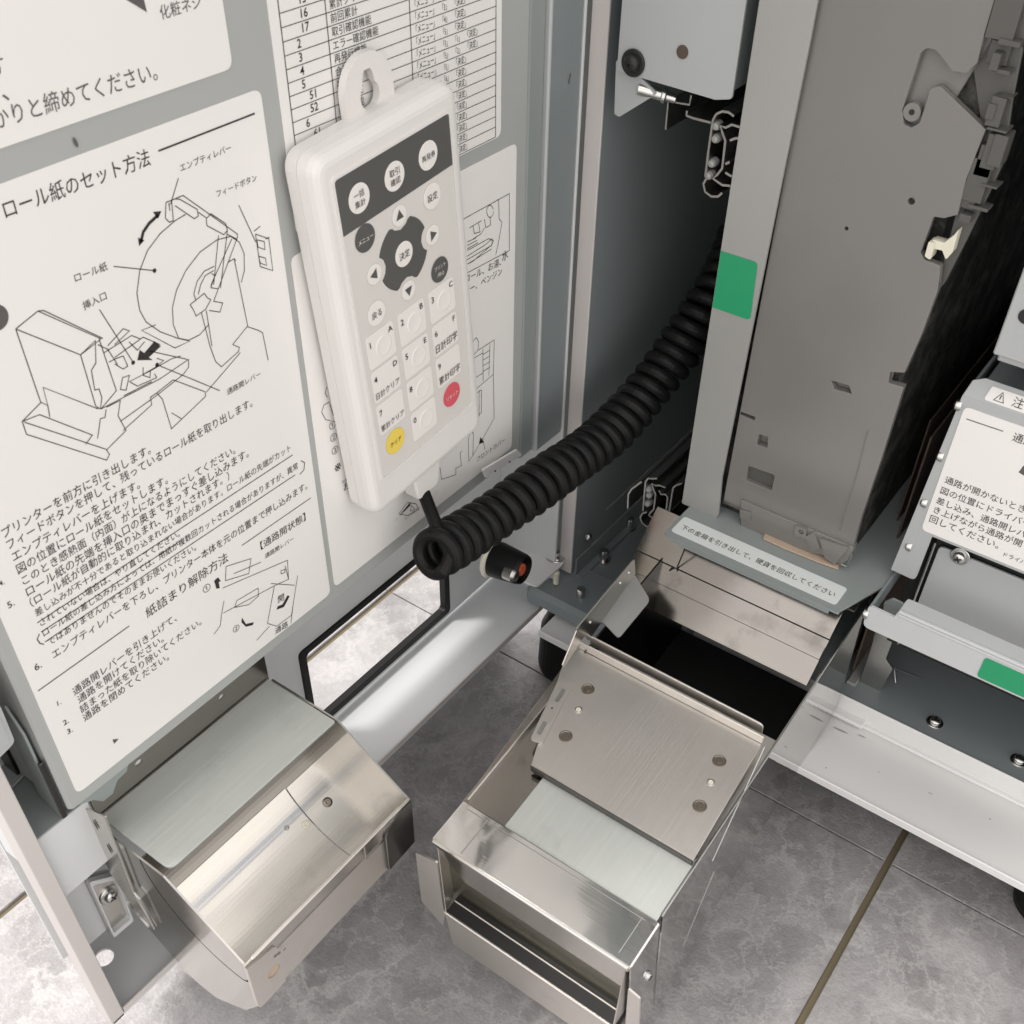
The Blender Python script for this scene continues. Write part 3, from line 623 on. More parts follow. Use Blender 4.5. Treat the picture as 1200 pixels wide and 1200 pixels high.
# left: slanted wall foot rails and bolts standing on the base
b = MB().box(W, (-.2918, -.2900), (.4830, .98), (-.5149, -.4980)).box(W, (-.2900, -.2855), (.4830, .98), (-.5149, -.5120)); obj('foot_rail', b, 'cabinet paint', cab)
b = MB().box(W, (-.2918, -.2905), (.52, .98), (-.478, -.4765)); obj('wall_seam', b, 'zinc bracket', cab)
BOLT = shared('bolt', MB().lathe((0, 0, 0), (0, 0, 1), [(.0052, 0), (.0052, .001), (.0032, .001), (.0032, .0085), (.0028, .0092), (0, .0092)], 14), ('screw steel',))
for q in ((738, 611), (708, 648), (681, 693)): part_at('bolt', BOLT, W.at(*q, 'z', -.508) - Vector((0, 0, .0066)), (0, 0, 1), cab)
part_at('bolt', DOME, W.at(689, 629, 'x', -.2895), (1, 0, 0), cab)
for q in ((1097, 843), (1196, 888), (1128, 700)): part_at('screw', SC_A, W.at(*q, 'z', -.512) - Vector((0, 0, .003)), (0, 0, 1), cab, .3)
# white hinge plate at the foot with its screw
pH = PL(W, 'z', -.497)
b = MB().plate(pH, rc(pH.P([(603, 662), (603, 637), (622, 630), (640, 634), (664, 652), (659, 662), (630, 687), (618, 683), (608, 674)]), .003), .0015); obj('hinge_plate', b, 'white tray', cab, bev=.0004)
part_at('screw', SC_A, W.at(651, 652, 'z', -.4965), (0, 0, 1), cab, .7)
b = MB().lathe(W.at(651, 652, 'z', -.4968), (0, 0, 1), [(.0072, 0), (.0072, .0006)], 20); obj('washer', b, 'screw steel', cab)
b = MB().lathe(W.at(652, 676, 'z', -.505), (0, 0, 1), [(.0022, -.006), (.0022, .004), (.0016, .005)], 14); obj('stud', b, 'ivory', cab)
# stainless coin chute leaning back below the sticker plate, in three folds
rt = math.sqrt(.5); CH = Fr((0, .4410, -.4250), (1, 0, 0), (0, rt, rt), (0, -rt, rt)); pCh = PL(CH, 'z', 0)
e1 = pCh.p(793, 694)[1]; e2 = e1 - .016
b = MB().plate(pCh, rect(-.2240, -.1000, .0004, .0292), .0010, d=.0008); obj('chute_cover', b, 'chute steel', cab, bev=.0003)
b = MB().plate(pCh, rect(-.2240, -.1000, e1, .0002), .0010); obj('chute_cover', b, 'chute steel', cab, bev=.0003)
b = MB().plate(pCh, rect(-.2240, -.1000, e2, e1 + .0010), .0010, d=-.0012); obj('chute_cover', b, 'chute steel', cab, bev=.0003)
b = MB().box(W, (-.2265, -.098), (.4712, .60), (-.4262, -.4250)); obj('chute_roof', b, 'stainless x', cab)
b = MB().tube([W.at(804, 640, 'y', .4405), W.at(794, 664, 'y', .4405), W.at(793, 692, 'y', .4405)], .0005, 6).tube([W.at(789, 664, 'y', .4402), W.at(776, 680, 'y', .438), W.at(772, 714, 'y', .435)], .0007, 6); obj('reflected_edge', b, 'black', cab)  # black tubes drawn for edges reflected in the chute steel
# thin upright sheets between the two units
b = MB().box(W, (-.0975, -.0963), (.515, .80), (-.514, -.33)).box(W, (-.1035, -.1025), (.530, .80), (-.514, -.33)); obj('divider_sheet', b, 'rust', cab)
b = MB().box(W, (-.0962, -.0905), (.505, .80), (-.5149, -.5125)); obj('divider_foot', b, 'zinc bracket', cab)
pf = PL(W, 'y', .520)
pR = PL(W, 'y', .512)
b = MB().plate(pR, rc(pR.P([(1030, 722), (1021, 760), (1003, 812), (1010, 818), (1027, 818), (1046, 784), (1038, 772), (1056, 725)]), .0015), .0015); obj('rust_bracket', b, 'rail steel', cab)
pz = PL(W, 'z', -.512)
b = MB().tube([W.at(1050, 800, 'z', -.5125), W.at(1048, 783, 'z', -.506), W.at(1080, 795, 'z', -.506)], .0006, 6); obj('bracket_edge', b, 'rail steel', cab)

# black knob at the hinge foot
kb = thing('hinge_knob', 'black tapered plastic knob with orange inside beside the white hinge plate', 'knob', loc=(-.285, .43, -.47))
ka = W.at(578, 654, 'x', -.300); kt = Vector(ray(616, 669)).normalized() * (ka.length - .010); kd = (kt - ka).normalized()
b = MB().lathe(ka, kd, [(.0122, -.002), (.0128, -.001), (.0128, .001), (.0108, .0016)], 32); obj('collar', b, 'ivory', kb)
b = MB().lathe(ka, kd, [(.0112, .001), (.0114, .004), (.0098, .020), (.0090, .0225), (.0084, .0228), (.0076, .0170), (0, .0165)], 32); obj('cap', b, 'rubber', kb)
fk = ka + kd * .0200
b = MB().lathe(Vector(ray(612, 668)).normalized() * (fk.length + .0010), kd, [(.0042, -.003), (.0040, .0004), (0, .0010)], 14); obj('inner_wire', b, 'orange', kb)
b = MB().lathe(Vector(ray(602, 674)).normalized() * (fk.length - .0060), kd, [(.0044, -.006), (.0046, 0), (.0034, .0022), (0, .003)], 16); obj('contact_ball', b, 'rail steel', kb)

# ------------------------------------------------------------------ upper steel housing and slide rails
hb = thing('steel_housing', 'grey steel box with one black screw hanging at the top left of the cabinet', 'housing', loc=(-.25, .55, -.17))
pU = PL(W, 'y', .472)
P = pU.P([(726, 0), (723, 83), (838, 117), (850, 118), (858, 110), (874, 0)])
zt = .2; xl, xr = P[1][0], pU.p(860, 100)[0]; zb_ = P[1][1]
b = MB().plate(pU, rc([(xl, zt), (xl, zb_), (P[2][0], P[2][1]), (xr, P[2][1] + .002), (xr, zt)], [0, .001, .001, .002, 0]), .0014); obj('front_cover', b, 'light sheet', hb, bev=.0006)
b = MB().box(W, (xl + .001, xr - .001), (.475, .70), (zb_ + .003, zt - .01)); obj('body', b, 'cabinet paint', hb)
part_at('screw', SC_BLK, W.at(742, 74, 'y', .4712), (0, -1, 0), hb)
b = MB().plate(pU, circ(*pU.p(800, 61), .0030, 20), .001, d=.0004); obj('fill_disc', b, 'rust', hb, bev=None)
pV = PL(W, 'y', .474)
b = MB().plate(pV, rc(pV.P([(722, 70), (720, 134), (726, 137), (770, 110), (745, 85)]), .001), .0012); obj('fin', b, 'light sheet', hb)
b = MB().lathe(W.at(748, 104, 'y', .474), (1, .35, -.15), [(.0028, 0), (.0028, .012), (.0036, .012), (.0036, .014), (.0022, .014), (.0022, .019), (0, .0195)], 16); obj('bolt', b, 'screw steel', hb)
pW = PL(W, 'y', .480)
def extr(b, pl, pts, wd, depth):
    q = [Vector(pl.p(*p)) for p in pts]; n = len(q); L = []; Rr = []
    for i in range(n):
        t = (q[min(i + 1, n - 1)] - q[max(i - 1, 0)]).normalized(); nn = Vector((-t.y, t.x)); L.append(q[i] + nn * wd / 2); Rr.append(q[i] - nn * wd / 2)
    for i in range(n - 1):
        lp = [L[i], Rr[i], Rr[i + 1], L[i + 1]]; b.solid([pl.w(*p, 0) for p in lp], [pl.w(*p, -depth) for p in lp])
def zp(L, z, ox, oy): return [(a / z + ox, c / z + oy) for a, c in L]
b = MB(); extr(b, pW, [(780, 152), (783, 119), (808, 123), (810, 112)], .0009, .1); obj('hook_strip', b, 'rail steel', hb, bev=None)
def rail(name, lab, y, outer, inner, extra, balls, z, ox, oy, loc):
    t = thing(name, lab, 'slide rail', loc=loc, group='ball bearing slide rails in the cabinet'); pl = PL(W, 'y', y)
    for nm, L in (('outer_channel', outer), ('inner_channel', inner)):
        b = MB()
        for q in L: extr(b, pl, zp(q, z, ox, oy), .0011, .25)
        obj(nm, b, 'rail steel', t, bev=None)
    b = MB()
    for q in extra: extr(b, pl, zp(q, z, ox, oy), .0011, .25)
    obj('mounting_strip', b, 'rail steel', t, bev=None)
    for q in balls:
        c = W.at(q[0] / z + ox, q[1] / z + oy, 'y', y + .002)
        b = MB().lathe(c - Vector((0, .002, 0)), (0, 1, 0), [(0, 0), (.0016, .0004), (.0022, .0018), (.0022, .005)], 14); obj('bearing_ball', b, 'zinc bracket', t, bev=None)
rail('slide_rail', 'upper steel slide rail with curled profile at the edge of the tall coin unit', .478,
     [[(1040, 545), (1015, 527), (985, 523), (958, 535), (942, 562), (930, 640), (918, 730), (906, 830)], [(915, 832), (897, 862), (905, 900), (935, 922), (965, 922), (985, 905)]],
     [[(1066, 596), (1030, 585), (1000, 600), (978, 590), (985, 620), (1000, 660), (992, 730), (985, 790), (962, 820), (943, 838), (985, 868), (1022, 872)]],
     [[(820, 520), (818, 543), (850, 555), (932, 576)], [(1020, 660), (1045, 650), (1066, 648)], [(1000, 770), (1020, 760)], [(1000, 810), (1030, 828)]], [(957, 650), (940, 765), (960, 590), (925, 822)], 4, 600, 0, (-.21, .48, -.25))
rail('slide_rail', 'lower steel slide rail with curled profile above the base plate bolts', .478,
     [[(600, 5), (560, 8), (530, 5), (510, 30), (500, 130), (490, 260)], [(520, 268), (485, 278), (468, 310), (480, 350), (515, 378), (555, 385), (586, 365)]],
     [[(665, 76), (620, 60), (585, 60), (560, 45), (572, 90), (588, 130), (580, 200), (572, 250), (545, 275), (535, 292), (580, 325), (612, 340), (650, 300)]],
     [[(615, 100), (630, 130), (665, 130), (682, 150), (676, 220), (666, 290)], [(792, 45), (750, 58), (728, 75), (718, 120), (706, 190), (694, 262)], [(480, 30), (400, 90), (375, 130), (370, 240)]], [(540, 90), (530, 200), (540, 135)], 6.667, 680, 560, (-.23, .48, -.42))

# ------------------------------------------------------------------ tall coin mechanism
cm = thing('coin_mechanism', 'tall dark grey coin unit with a green sticker on its pale left flange', 'coin unit', loc=(-.15, .6, -.40))
pA = PL(W, 'y', .4685); bl = pA.p(799, 590)[0]
b = MB().plate(pA, rc([(bl, .62), (bl, pA.p(799, 590)[1]), (pA.p(842, 604)[0], pA.p(838, 606)[1]), (pA.p(846, 560)[0], pA.p(846, 560)[1]), (-.1865, -.14), (-.1865, .62)], [0, .0012, .003, .001, 0, 0]), .0014); obj('flange', b, 'zinc bracket', cm, bev=.0005)
b = MB().box(W, (bl, bl + .0012), (.4700, .75), (pA.p(799, 590)[1], .62)); obj('flange_return', b, 'zinc bracket', cm)
gs = [pA.p(845, 294), pA.p(833, 359), pA.p(879, 371), pA.p(890, 304)]
b = MB().plate(pA, rc([(bl + .0003, gs[0][1]), (bl + .0003, gs[1][1]), (gs[2][0] + .0005, gs[1][1]), (gs[3][0] - .0005, gs[0][1])], [0, 0, .0022, .0022]), .0003, d=.0004); obj('green_sticker', b, 'green sticker', cm, bev=0)
pM = PL(W, 'y', .4720)
out = pM.P([(1153, 42), (1145, 74), (1133, 86), (1116, 84), (1098, 60), (1087, 56), (1079, 62), (1057, 130), (1059, 146), (1068, 150), (1078, 144), (1090, 104), (1101, 101), (1155, 152), (1132, 210), (1122, 252), (1106, 256), (1094, 254),
             (1079, 296), (1083, 304), (1102, 312), (1099, 340), (1080, 392), (1060, 437), (1043, 436), (1041, 449), (1059, 454), (1032, 540), (1009, 607), (997, 650), (1000, 648)])
out = out[:-1] + [(pM.p(846, 596)[0], pM.p(997, 650)[1] - .0), (pM.p(846, 596)[0], .62), (out[0][0] + .004, .62)]
rad = [0, .0015, .003, .003, .003, .002, .002, .002, .002, .0015, .002, .003, .002, 0, 0, .0006, 0, .0008, .001, .001, 0, 0, 0, 0, .0006, .0006, 0, 0, 0, 0, 0, 0, 0]
holes = [rc(pM.P([(974, 446), (977, 456), (998, 462), (995, 452)]), .0003)[::-1], pM.P([(868, 482.5), (867, 486), (884, 493), (885, 489)])[::-1], pM.P([(889, 509), (887, 521), (899, 525), (900, 512)])[::-1],
         rc(pM.P([(877, 546), (874, 563), (904, 575), (908, 557)]), .0012)[::-1], circ(*pM.p(992, 268), .0010, 12)[::-1], circ(*pM.p(1068, 236), .0016, 14)[::-1]]
b = MB().plate(pM, [rc(out, rad)] + holes, .004); obj('side_panel', b, 'coin plastic', cm, bev=.00045)
pN = PL(W, 'y', .4765)
b = MB().box(W, (bl + .004, -.1130), (.4792, .80), (-.400, .62)); obj('body', b, 'rough foam', cm)
b = MB().plate(pN, [(bl + .022, -.395), (-.1155, -.395), (-.1165, -.24), (-.1280, -.235), (-.1255, -.16), (-.1160, -.13), (-.1160, .62), (bl + .022, .62)], .002); obj('recess_panel', b, 'coin plastic', cm)
b = MB().plate(pM, circ(*pM.p(1068, 132), .0037, 24), .0042, d=-.0005); b.mi = 1; b.plate(pM, circ(*pM.p(1068, 132), .0012, 12), .001, d=-.0003); obj('boss', b, ['coin plastic', 'black'], cm, bev=None)
b = MB().plate(PL(W, 'y', .4735), rc(pM.P([(876, 546), (874, 563), (904, 575), (908, 557)]), .0012), .002, d=-.0012); obj('pocket_floor', b, 'coin plastic dark', cm)
b = MB().tube([W.at(1017, 505, 'y', .4718), W.at(1003, 560, 'y', .4718), W.at(984, 622, 'y', .4718)], .0003, 6); obj('mould_line', b, 'coin plastic', cm)
# latch
b = MB().plate(PL(W, 'y', .4735), rc(pM.P([(1090, 281), (1085, 299), (1092, 304), (1097, 284)]), .0010), .006, d=.003)
b.plate(PL(W, 'y', .4735), rc(pM.P([(1092, 281), (1106, 285), (1118, 276), (1124, 268), (1116, 296), (1108, 305), (1104, 294), (1094, 292)]), .0006), .005, d=.0012); obj('latch', b, 'ivory', cm, bev=.0006)
pE = PL(W, 'y', .4770)
b = MB().plate(pE, pE.P([(1150, -60), (1196, -60), (1198, 60), (1186, 120), (1176, 190), (1160, 225), (1136, 275), (1108, 330), (1096, 345), (1120, 250), (1150, 150), (1140, 80)]), .0020); obj('edge_column', b, 'coin plastic dark', cm)
# moulded ribs down the free edge
rr = random.Random(3)
b = MB()
for (u0, v0, u1, v1, dd) in ((1160, -40, 1180, 45, 0), (1178, -40, 1186, 50, .002), (1184, -30, 1200, 50, -.002), (1160, 48, 1176, 80, -.001), (1172, 44, 1196, 56, .003), (1170, 80, 1184, 88, .003), (1166, 60, 1170, 82, .004), (1164, 112, 1170, 150, .002), (1160, 120, 1164, 140, .003),
                             (1158, 148, 1180, 156, .003), (1160, 156, 1164, 200, .002), (1168, 156, 1172, 196, .003), (1150, 170, 1158, 210, .001), (1140, 185, 1148, 240, .001), (1150, 215, 1168, 222, .002), (1128, 215, 1138, 248, .0), (1134, 240, 1156, 250, .001), (1126, 250, 1136, 262, .002), (1172, 112, 1186, 116, .002)):
    q0 = pM.p(u0, v0); q1 = pM.p(u1, v1); x0, x1 = sorted((q0[0], q1[0])); z0, z1 = sorted((q0[1], q1[1]))
    if x1 - x0 < .001: x1 = x0 + .001
    b.box(W, (x0, x1), (.4735 - dd, .4800), (z0, z1))
obj('edge_ribs', b, 'coin plastic dark', cm, bev=.0003)
# skirt under the panel
sk = PL(W, 'y', .4705)
b = MB().plate(sk, sk.P([(868, 586), (1000, 642), (997, 655), (985, 662), (962, 650), (945, 648), (894, 630), (868, 616)]), .006); obj('skirt', b, 'coin plastic', cm)
b = MB().plate(PL(W, 'y', .4695), rc(sk.P([(868, 596), (868, 606), (880, 610), (881, 600)]), .0004), .004); obj('skirt_boss', b, 'coin plastic', cm)
b = MB().plate(PL(W, 'y', .4690), [rc(sk.P([(933, 614), (932, 625), (945, 630), (947, 619)]), .0006), circ(*sk.p(940, 622), .0016, 12)[::-1]], .003); obj('skirt_boss', b, 'coin plastic', cm)
b = MB().plate(PL(W, 'y', .4692), rc(sk.P([(944, 628), (953, 645), (962, 641), (955, 622)]), .0004), .003); obj('skirt_boss', b, 'coin plastic', cm)
b = MB().plate(PL(W, 'y', .4688), rc(sk.P([(962, 629), (968, 652), (980, 660), (996, 640)]), .0006), .003); obj('skirt_boss', b, 'coin plastic', cm)
b = MB().tube([W.at(986, 661, 'y', .470), W.at(993, 664, 'y', .470), W.at(999, 648, 'y', .470)], .0006, 6); obj('spring_clip', b, 'rail steel', cm)

# plate with the sticker below the coin unit
st = thing('collection_plate', 'grey steel plate with a long white sticker below the tall coin unit', 'plate', loc=(-.15, .52, -.40))
pT = PL(W, 'z', -.4000)
b = MB().plate(pT, rc([(-.2065, .4370), (-.0985, .4370), (-.0985, .4395), (-.0860, .475), (-.0860, .62), (-.2065, .62)], [.004, .006, .002, .01, 0, 0]), .0014); obj('plate', b, 'grey plate', st, bev=.0005)
b = MB().box(W, (-.2025, -.1040), (.4376, .4388), (-.4045, -.4012)); obj('front_flange', b, 'grey plate', st)
q = pT.P([(799, 607), (992, 687), (983, 710), (786, 624)])
x0 = (q[0][0] + q[3][0]) / 2; x1 = (q[1][0] + q[2][0]) / 2; y0_ = (q[2][1] + q[3][1]) / 2; y1_ = (q[0][1] + q[1][1]) / 2
b = MB().plate(pT, rect(x0, x1, y0_, y1_, .0022), .0003, d=.0004); ls = obj('sticker', b, 'label cool', st, bev=0)
b = MB(); b.text(pT, '下の金箱を引き出して、硬貨を回収してください', (x0 + .0035, y0_ + .0052), (x1 - .0035, y0_ + .0052), hy=1.12, bold=.010, d=.00055, px=False); obj('lettering', b, 'ink', ls, bev=None)
b = MB()
dq = pT.P([(896, 627), (905, 628), (935, 640), (942, 637), (968, 651), (976, 652), (984, 660), (982, 669), (957, 660), (920, 645), (894, 633)]); b.plate(pT, dq, .0012, d=.0016); obj('dust_strip', b, 'dust', st, bev=.0002)

# ------------------------------------------------------------------ right hand unit with handle bar
ru = thing('note_unit', 'grey steel unit with instruction sticker and wide pull bar at the right', 'cash unit', loc=(.05, .6, -.51))
pY = PL(W, 'y', .480)
A = pY.P([(1128, 463), (1045, 668), (1073, 678), (1086, 668), (1100, 632)])
zT, zL = A[0][1], A[4][1]
b = MB().plate(pY, rc([(A[0][0], zT), (A[1][0] - .0005, A[1][1]), (A[2][0], A[1][1] - .0005), (A[2][0] + .0005, zL), (.16, zL), (.16, zT)], [0, .001, .003, 0, 0, 0]), .0014); obj('front_sheet', b, 'light sheet', ru, bev=.0005)
lx = A[0][0]
b = MB().sheet([W.w(lx, .4800, zT), W.w(.16, .4800, zT), W.w(.16, .4885, zT + .0075), W.w(lx + .006, .4885, zT + .0075), W.w(lx + .001, .4865, zT + .0055)], .0012, away=(0, .6, -.6)); obj('top_lip', b, 'light sheet', ru)
b = MB().box(W, (lx, lx + .0015), (.4814, .58), (A[1][1] + .001, zT)); obj('side_sheet', b, 'cabinet paint', ru)
b = MB().box(W, (lx + .004, .16), (.486, .60), (zL - .003, zT - .002)); obj('body', b, 'cabinet paint', ru)
for q in ((1114, 471), (1094, 531), (1075, 585), (1052, 634)): part_at('rivet', DOME, Vector((lx + .0004, .4812, W.at(q[0], q[1], 'y', .4812).z)), (-1, -.15, 0), ru)
tl, br_ = pY.p(1131, 476), pY.p(1077, 619)
b = MB().plate(pY, rect(tl[0], .06, br_[1], tl[1], .003), .0003, d=.0004); lr = obj('instruction_sticker', b, 'label paper', ru, bev=0)
b = MB(); IK = dict(d=.00055, bold=.008)
def row(s, u, v, size):
    a = pY.p(u, v); b.text(pY, s, a, (a[0] + size * len(s), a[1]), px=False, hy=1.05, **IK)
SZ = (pY.p(1199, 598)[0] - pY.p(1107, 564)[0]) / 8.7
row('通路が開かないときは、下', 1107, 564.5, SZ); row('図の位置にドライバーを', 1102, 577, SZ); row('差し込み、通路開レバー', 1097, 588.5, SZ); row('き上げながら通路が開くま', 1094, 599.5, SZ); row('回してください。', 1089, 610, SZ); row('ドライバー', 1176, 651, SZ * .62)
row('通路が開かない', 1186, 515, SZ * 1.12); obj('lettering', b, 'ink', lr, bev=None)
b = MB().stroke(pY, [(1133, 490.5), (1176, 505)], .0005, d=.00055); b.flat(pY, pY.P([(1194, 553), (1200, 545), (1212, 552), (1206, 560)]), .00055); obj('drawing', b, 'ink grey', lr, bev=None)
fW = Fr((0, .4800, zT), (1, 0, 0), (0, .755, .656), (0, -.656, .755)); pC = PL(fW, 'z', 0)
cq = pC.P([(1155, 464), (1159, 456), (1240, 475), (1236, 485)])
b = MB().plate(pC, rc([(cq[0][0], .0012), (cq[0][0] + .0008, .0085), (.07, .0085), (.07, .0012)], .0012), .0003, d=.0004); lc = obj('caution_sticker', b, 'label paper', ru, bev=0)
b = MB(); c0 = pC.p(1162, 471)
b.stroke(pC, [(c0[0] + .0005, .0025), (c0[0] + .0050, .0025), (c0[0] + .0028, .0072)], .0004, d=.00055, closed=True, px=False); b.stroke(pC, [(c0[0] + .0028, .0058), (c0[0] + .0028, .0035)], .0005, d=.00055, px=False)
b.text(pC, '注　意', (c0[0] + .0085, .0028), (c0[0] + .0085 + .016, .0028), px=False, bold=.02, d=.00055); obj('lettering', b, 'ink', lc, bev=None)
# inner box below the sticker
pI = PL(W, 'y', .490)
I = pI.P([(1101, 640), (1074, 706), (1100, 722)])
b = MB().plate(pI, rc([(I[0][0], I[0][1]), (I[0][0] - .0005, -.56 + .11), (.16, -.56 + .11), (.16, I[0][1])], [.003, 0, 0, 0]), .0014); obj('inner_face', b, 'light sheet', ru, bev=.0008)
b = MB().box(W, (I[0][0] - .0030, I[0][0] - .0018), (.488, .56), (-.45, I[0][1] + .002)); obj('edge_strip', b, 'rail steel', ru)
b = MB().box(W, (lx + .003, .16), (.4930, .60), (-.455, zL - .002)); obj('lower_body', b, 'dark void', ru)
part_at('screw', SC_A, W.at(1125, 652, 'y', .4893), (0, -1, 0), ru, .5)
# pull bar
pP = PL(W, 'y', .4500)
p0 = pP.p(1009, 733); p1 = pP.p(1019, 708); p2 = pP.p(1052, 718); zb2, zt2 = p0[1], p1[1]
b = MB().plate(pP, rc([(p1[0], zt2 - .001), (p1[0], zb2), (.16, zb2), (.16, p2[1]), (p2[0], p2[1]), (p2[0] - .001, zt2 - .0015)], [.002, .004, 0, 0, .0008, 0]), .0016); obj('pull_bar', b, 'bar paint', ru, bev=.0006)
b = MB().tube([W.w(p2[0] + .0004, .4519, p2[1] - .0015), W.w(.16, .4519, p2[1] - .0015)], .0022, 16); obj('bar_bend', b, 'bar paint', ru, bev=None)
b = MB().plate(PL(W, 'z', p2[1] + .0002), rc([(p2[0], .4500), (p2[0], .4640), (.16, .4640), (.16, .4500)], [0, .003, 0, 0]), .0016); obj('bar_top', b, 'bar paint', ru, bev=.0006)
b = MB().box(W, (p1[0], p1[0] + .0016), (.4516, .62), (zb2 + .001, zt2 - .002)); obj('bar_arm', b, 'cabinet paint', ru)
pq2 = PL(W, 'y', .4660)
b = MB().plate(pq2, rc(pq2.P([(1036, 706), (1034, 726), (1058, 734), (1058, 708), (1046, 702)]), .0015), .0015); obj('bar_tab', b, 'grey plate', ru)
part_at('rivet', DOME, Vector((p1[0] + .0004, .4512, W.at(1011, 717, 'y', .4512).z)), (-1, -.1, 0), ru)
gq = pP.P([(1157, 772), (1149, 794), (1200, 819)])
b = MB().plate(pP, rect(gq[0][0] - .0012, .03, gq[1][1], gq[0][1] + .0005, .002), .0003, d=.0004); obj('green_sticker', b, 'green sticker', ru, bev=0)

uc = thing('upper_unit_cover', 'grey sheet metal corner of another unit at the right edge above the sticker unit', 'cover', loc=(0, .5, -.26))
pG = PL(W, 'y', .478); g0 = pG.p(1163, 415)
b = MB().plate(pG, [(g0[0], g0[1]), (.16, g0[1]), (.16, .3), (g0[0], .3)], .0014); obj('front_sheet', b, 'light sheet', uc, bev=.0006)
b = MB().box(W, (g0[0] + .002, .16), (.482, .56), (g0[1] - .0045, .29)); obj('body', b, 'light sheet', uc, bev=.0006)
b = MB().plate(pG, circ(*pG.p(1203, 371), .0035, 20), .0008, d=.0004); obj('hole', b, 'black', uc, bev=None)
# ------------------------------------------------------------------ stainless return tray on the door
ct = thing('return_tray', 'empty stainless steel coin return trough with pale lid below the printed stickers', 'tray', loc=(-.26, .17, -.50))
pz = PL(W, 'z', -.400); q = pz.P([(130, 958), (330, 797), (383, 853), (195, 1025)])
ya, yb = (q[0][1] + q[3][1]) / 2, (q[1][1] + q[2][1]) / 2; xb = -.3050; xf = (q[2][0] + q[3][0]) / 2
b = MB().plate(pz, rc([(xb, ya), (xf, ya), (xf, yb + .001), (xb, yb + .001)], [0, .004, .0012, 0]), .0012); obj('lid', b, 'galvanised', ct, bev=.0004)
px_ = PL(W, 'x', -.3058)
b = MB().plate(px_, [rect(ya - .001, yb + .002, -.4012, -.3700), circ(*px_.p(260, 817), .0019, 14, .0016)[::-1], circ(*px_.p(163, 894), .0022, 14, .0018)[::-1]], .0012); obj('back_plate', b, 'dark reflection steel', ct, bev=0)  # plain stainless sheet, coloured dark for what it reflects
for q_ in ((260, 817), (163, 894)):
    b = MB().plate(px_, circ(*px_.p(*q_), .0021, 14), .0004, d=-.0014); obj('fill_disc', b, 'white tray', ct, bev=None)  # pale disc colours in the bright floor seen through the hole
y0c, y1c, ym = .1190, .2245, .1925
prof = [(-.2620, -.4085), (-.2880, -.4060), (-.2960, -.4110), (-.2985, -.4220), (-.2975, -.4500), (-.2930, -.4780), (-.2840, -.4930), (-.2700, -.4985), (-.2560, -.4985), (-.2400, -.4900), (-.2260, -.4760), (-.2195, -.4640)]
prof2 = [(-.2270 - .0480 * math.cos(t), -.3985 - .0480 * math.sin(t)) for t in [R(33 + 55 * k / 24) for k in range(25)]] + [(-.2235, -.4462), (-.2212, -.4448), (-.2197, -.4420), (-.2190, -.4370), (-.2190, -.4290)]
prof3 = [(-.2270 - .0484 * math.cos(t), -.3985 - .0484 * math.sin(t)) for t in [R(4 + 30 * k / 12) for k in range(13)]]
def trough(pr, ya_, yb_, t=.0009):
    b = MB(); n = len(pr); ce = Vector((sum(p[0] for p in pr) / n, sum(p[1] for p in pr) / n)); P_ = [Vector(p) for p in pr]; O = []
    for i in range(n):
        tt = (P_[min(i + 1, n - 1)] - P_[max(i - 1, 0)]).normalized(); nn = Vector((tt.y, -tt.x))
        if nn.dot(P_[i] - Vector((-.235, -.40))) < 0: nn = -nn
        O.append(P_[i] + nn * t)
    a = [[b.bm.verts.new(Vector((p[0], y, p[1]))) for p in P_] for y in (ya_, yb_)]; o = [[b.bm.verts.new(Vector((p[0], y, p[1]))) for p in O] for y in (ya_, yb_)]
    for i in range(n - 1):
        b.face([a[0][i], a[1][i], a[1][i + 1], a[0][i + 1]]); b.face([o[0][i], o[0][i + 1], o[1][i + 1], o[1][i]])
        b.face([a[0][i], a[0][i + 1], o[0][i + 1], o[0][i]]); b.face([a[1][i], o[1][i], o[1][i + 1], a[1][i + 1]])
    for i in (0, n - 1): b.face([a[0][i], o[0][i], o[1][i], a[1][i]])
    return b
import itertools
def smoothp(pr, k=4):
    P_ = [Vector(p) for p in pr]; out = []
    for i in range(len(P_) - 1):
        p0, p1, p2, p3 = P_[max(i - 1, 0)], P_[i], P_[i + 1], P_[min(i + 2, len(P_) - 1)]
        for j in range(k):
            t = j / k; out.append(.5 * ((2 * p1) + (p2 - p0) * t + (2 * p0 - 5 * p1 + 4 * p2 - p3) * t * t + (3 * p1 - p0 - 3 * p2 + p3) * t ** 3))
    return out + [P_[-1]]
obj('trough_back', trough(prof3, y0c, y1c), 'dark reflection steel', ct, bev=None, smooth=50)  # back of the arc coloured dark to stand for a reflection
obj('trough', trough(prof2, y0c, ym - .0004), 'stainless soft', ct, bev=None, smooth=50)
b = trough([(p[0] + .0002, p[1] - .0004) for p in prof2], ym + .0004, y1c); obj('trough_end', b, 'stainless soft', ct, bev=None, smooth=50)
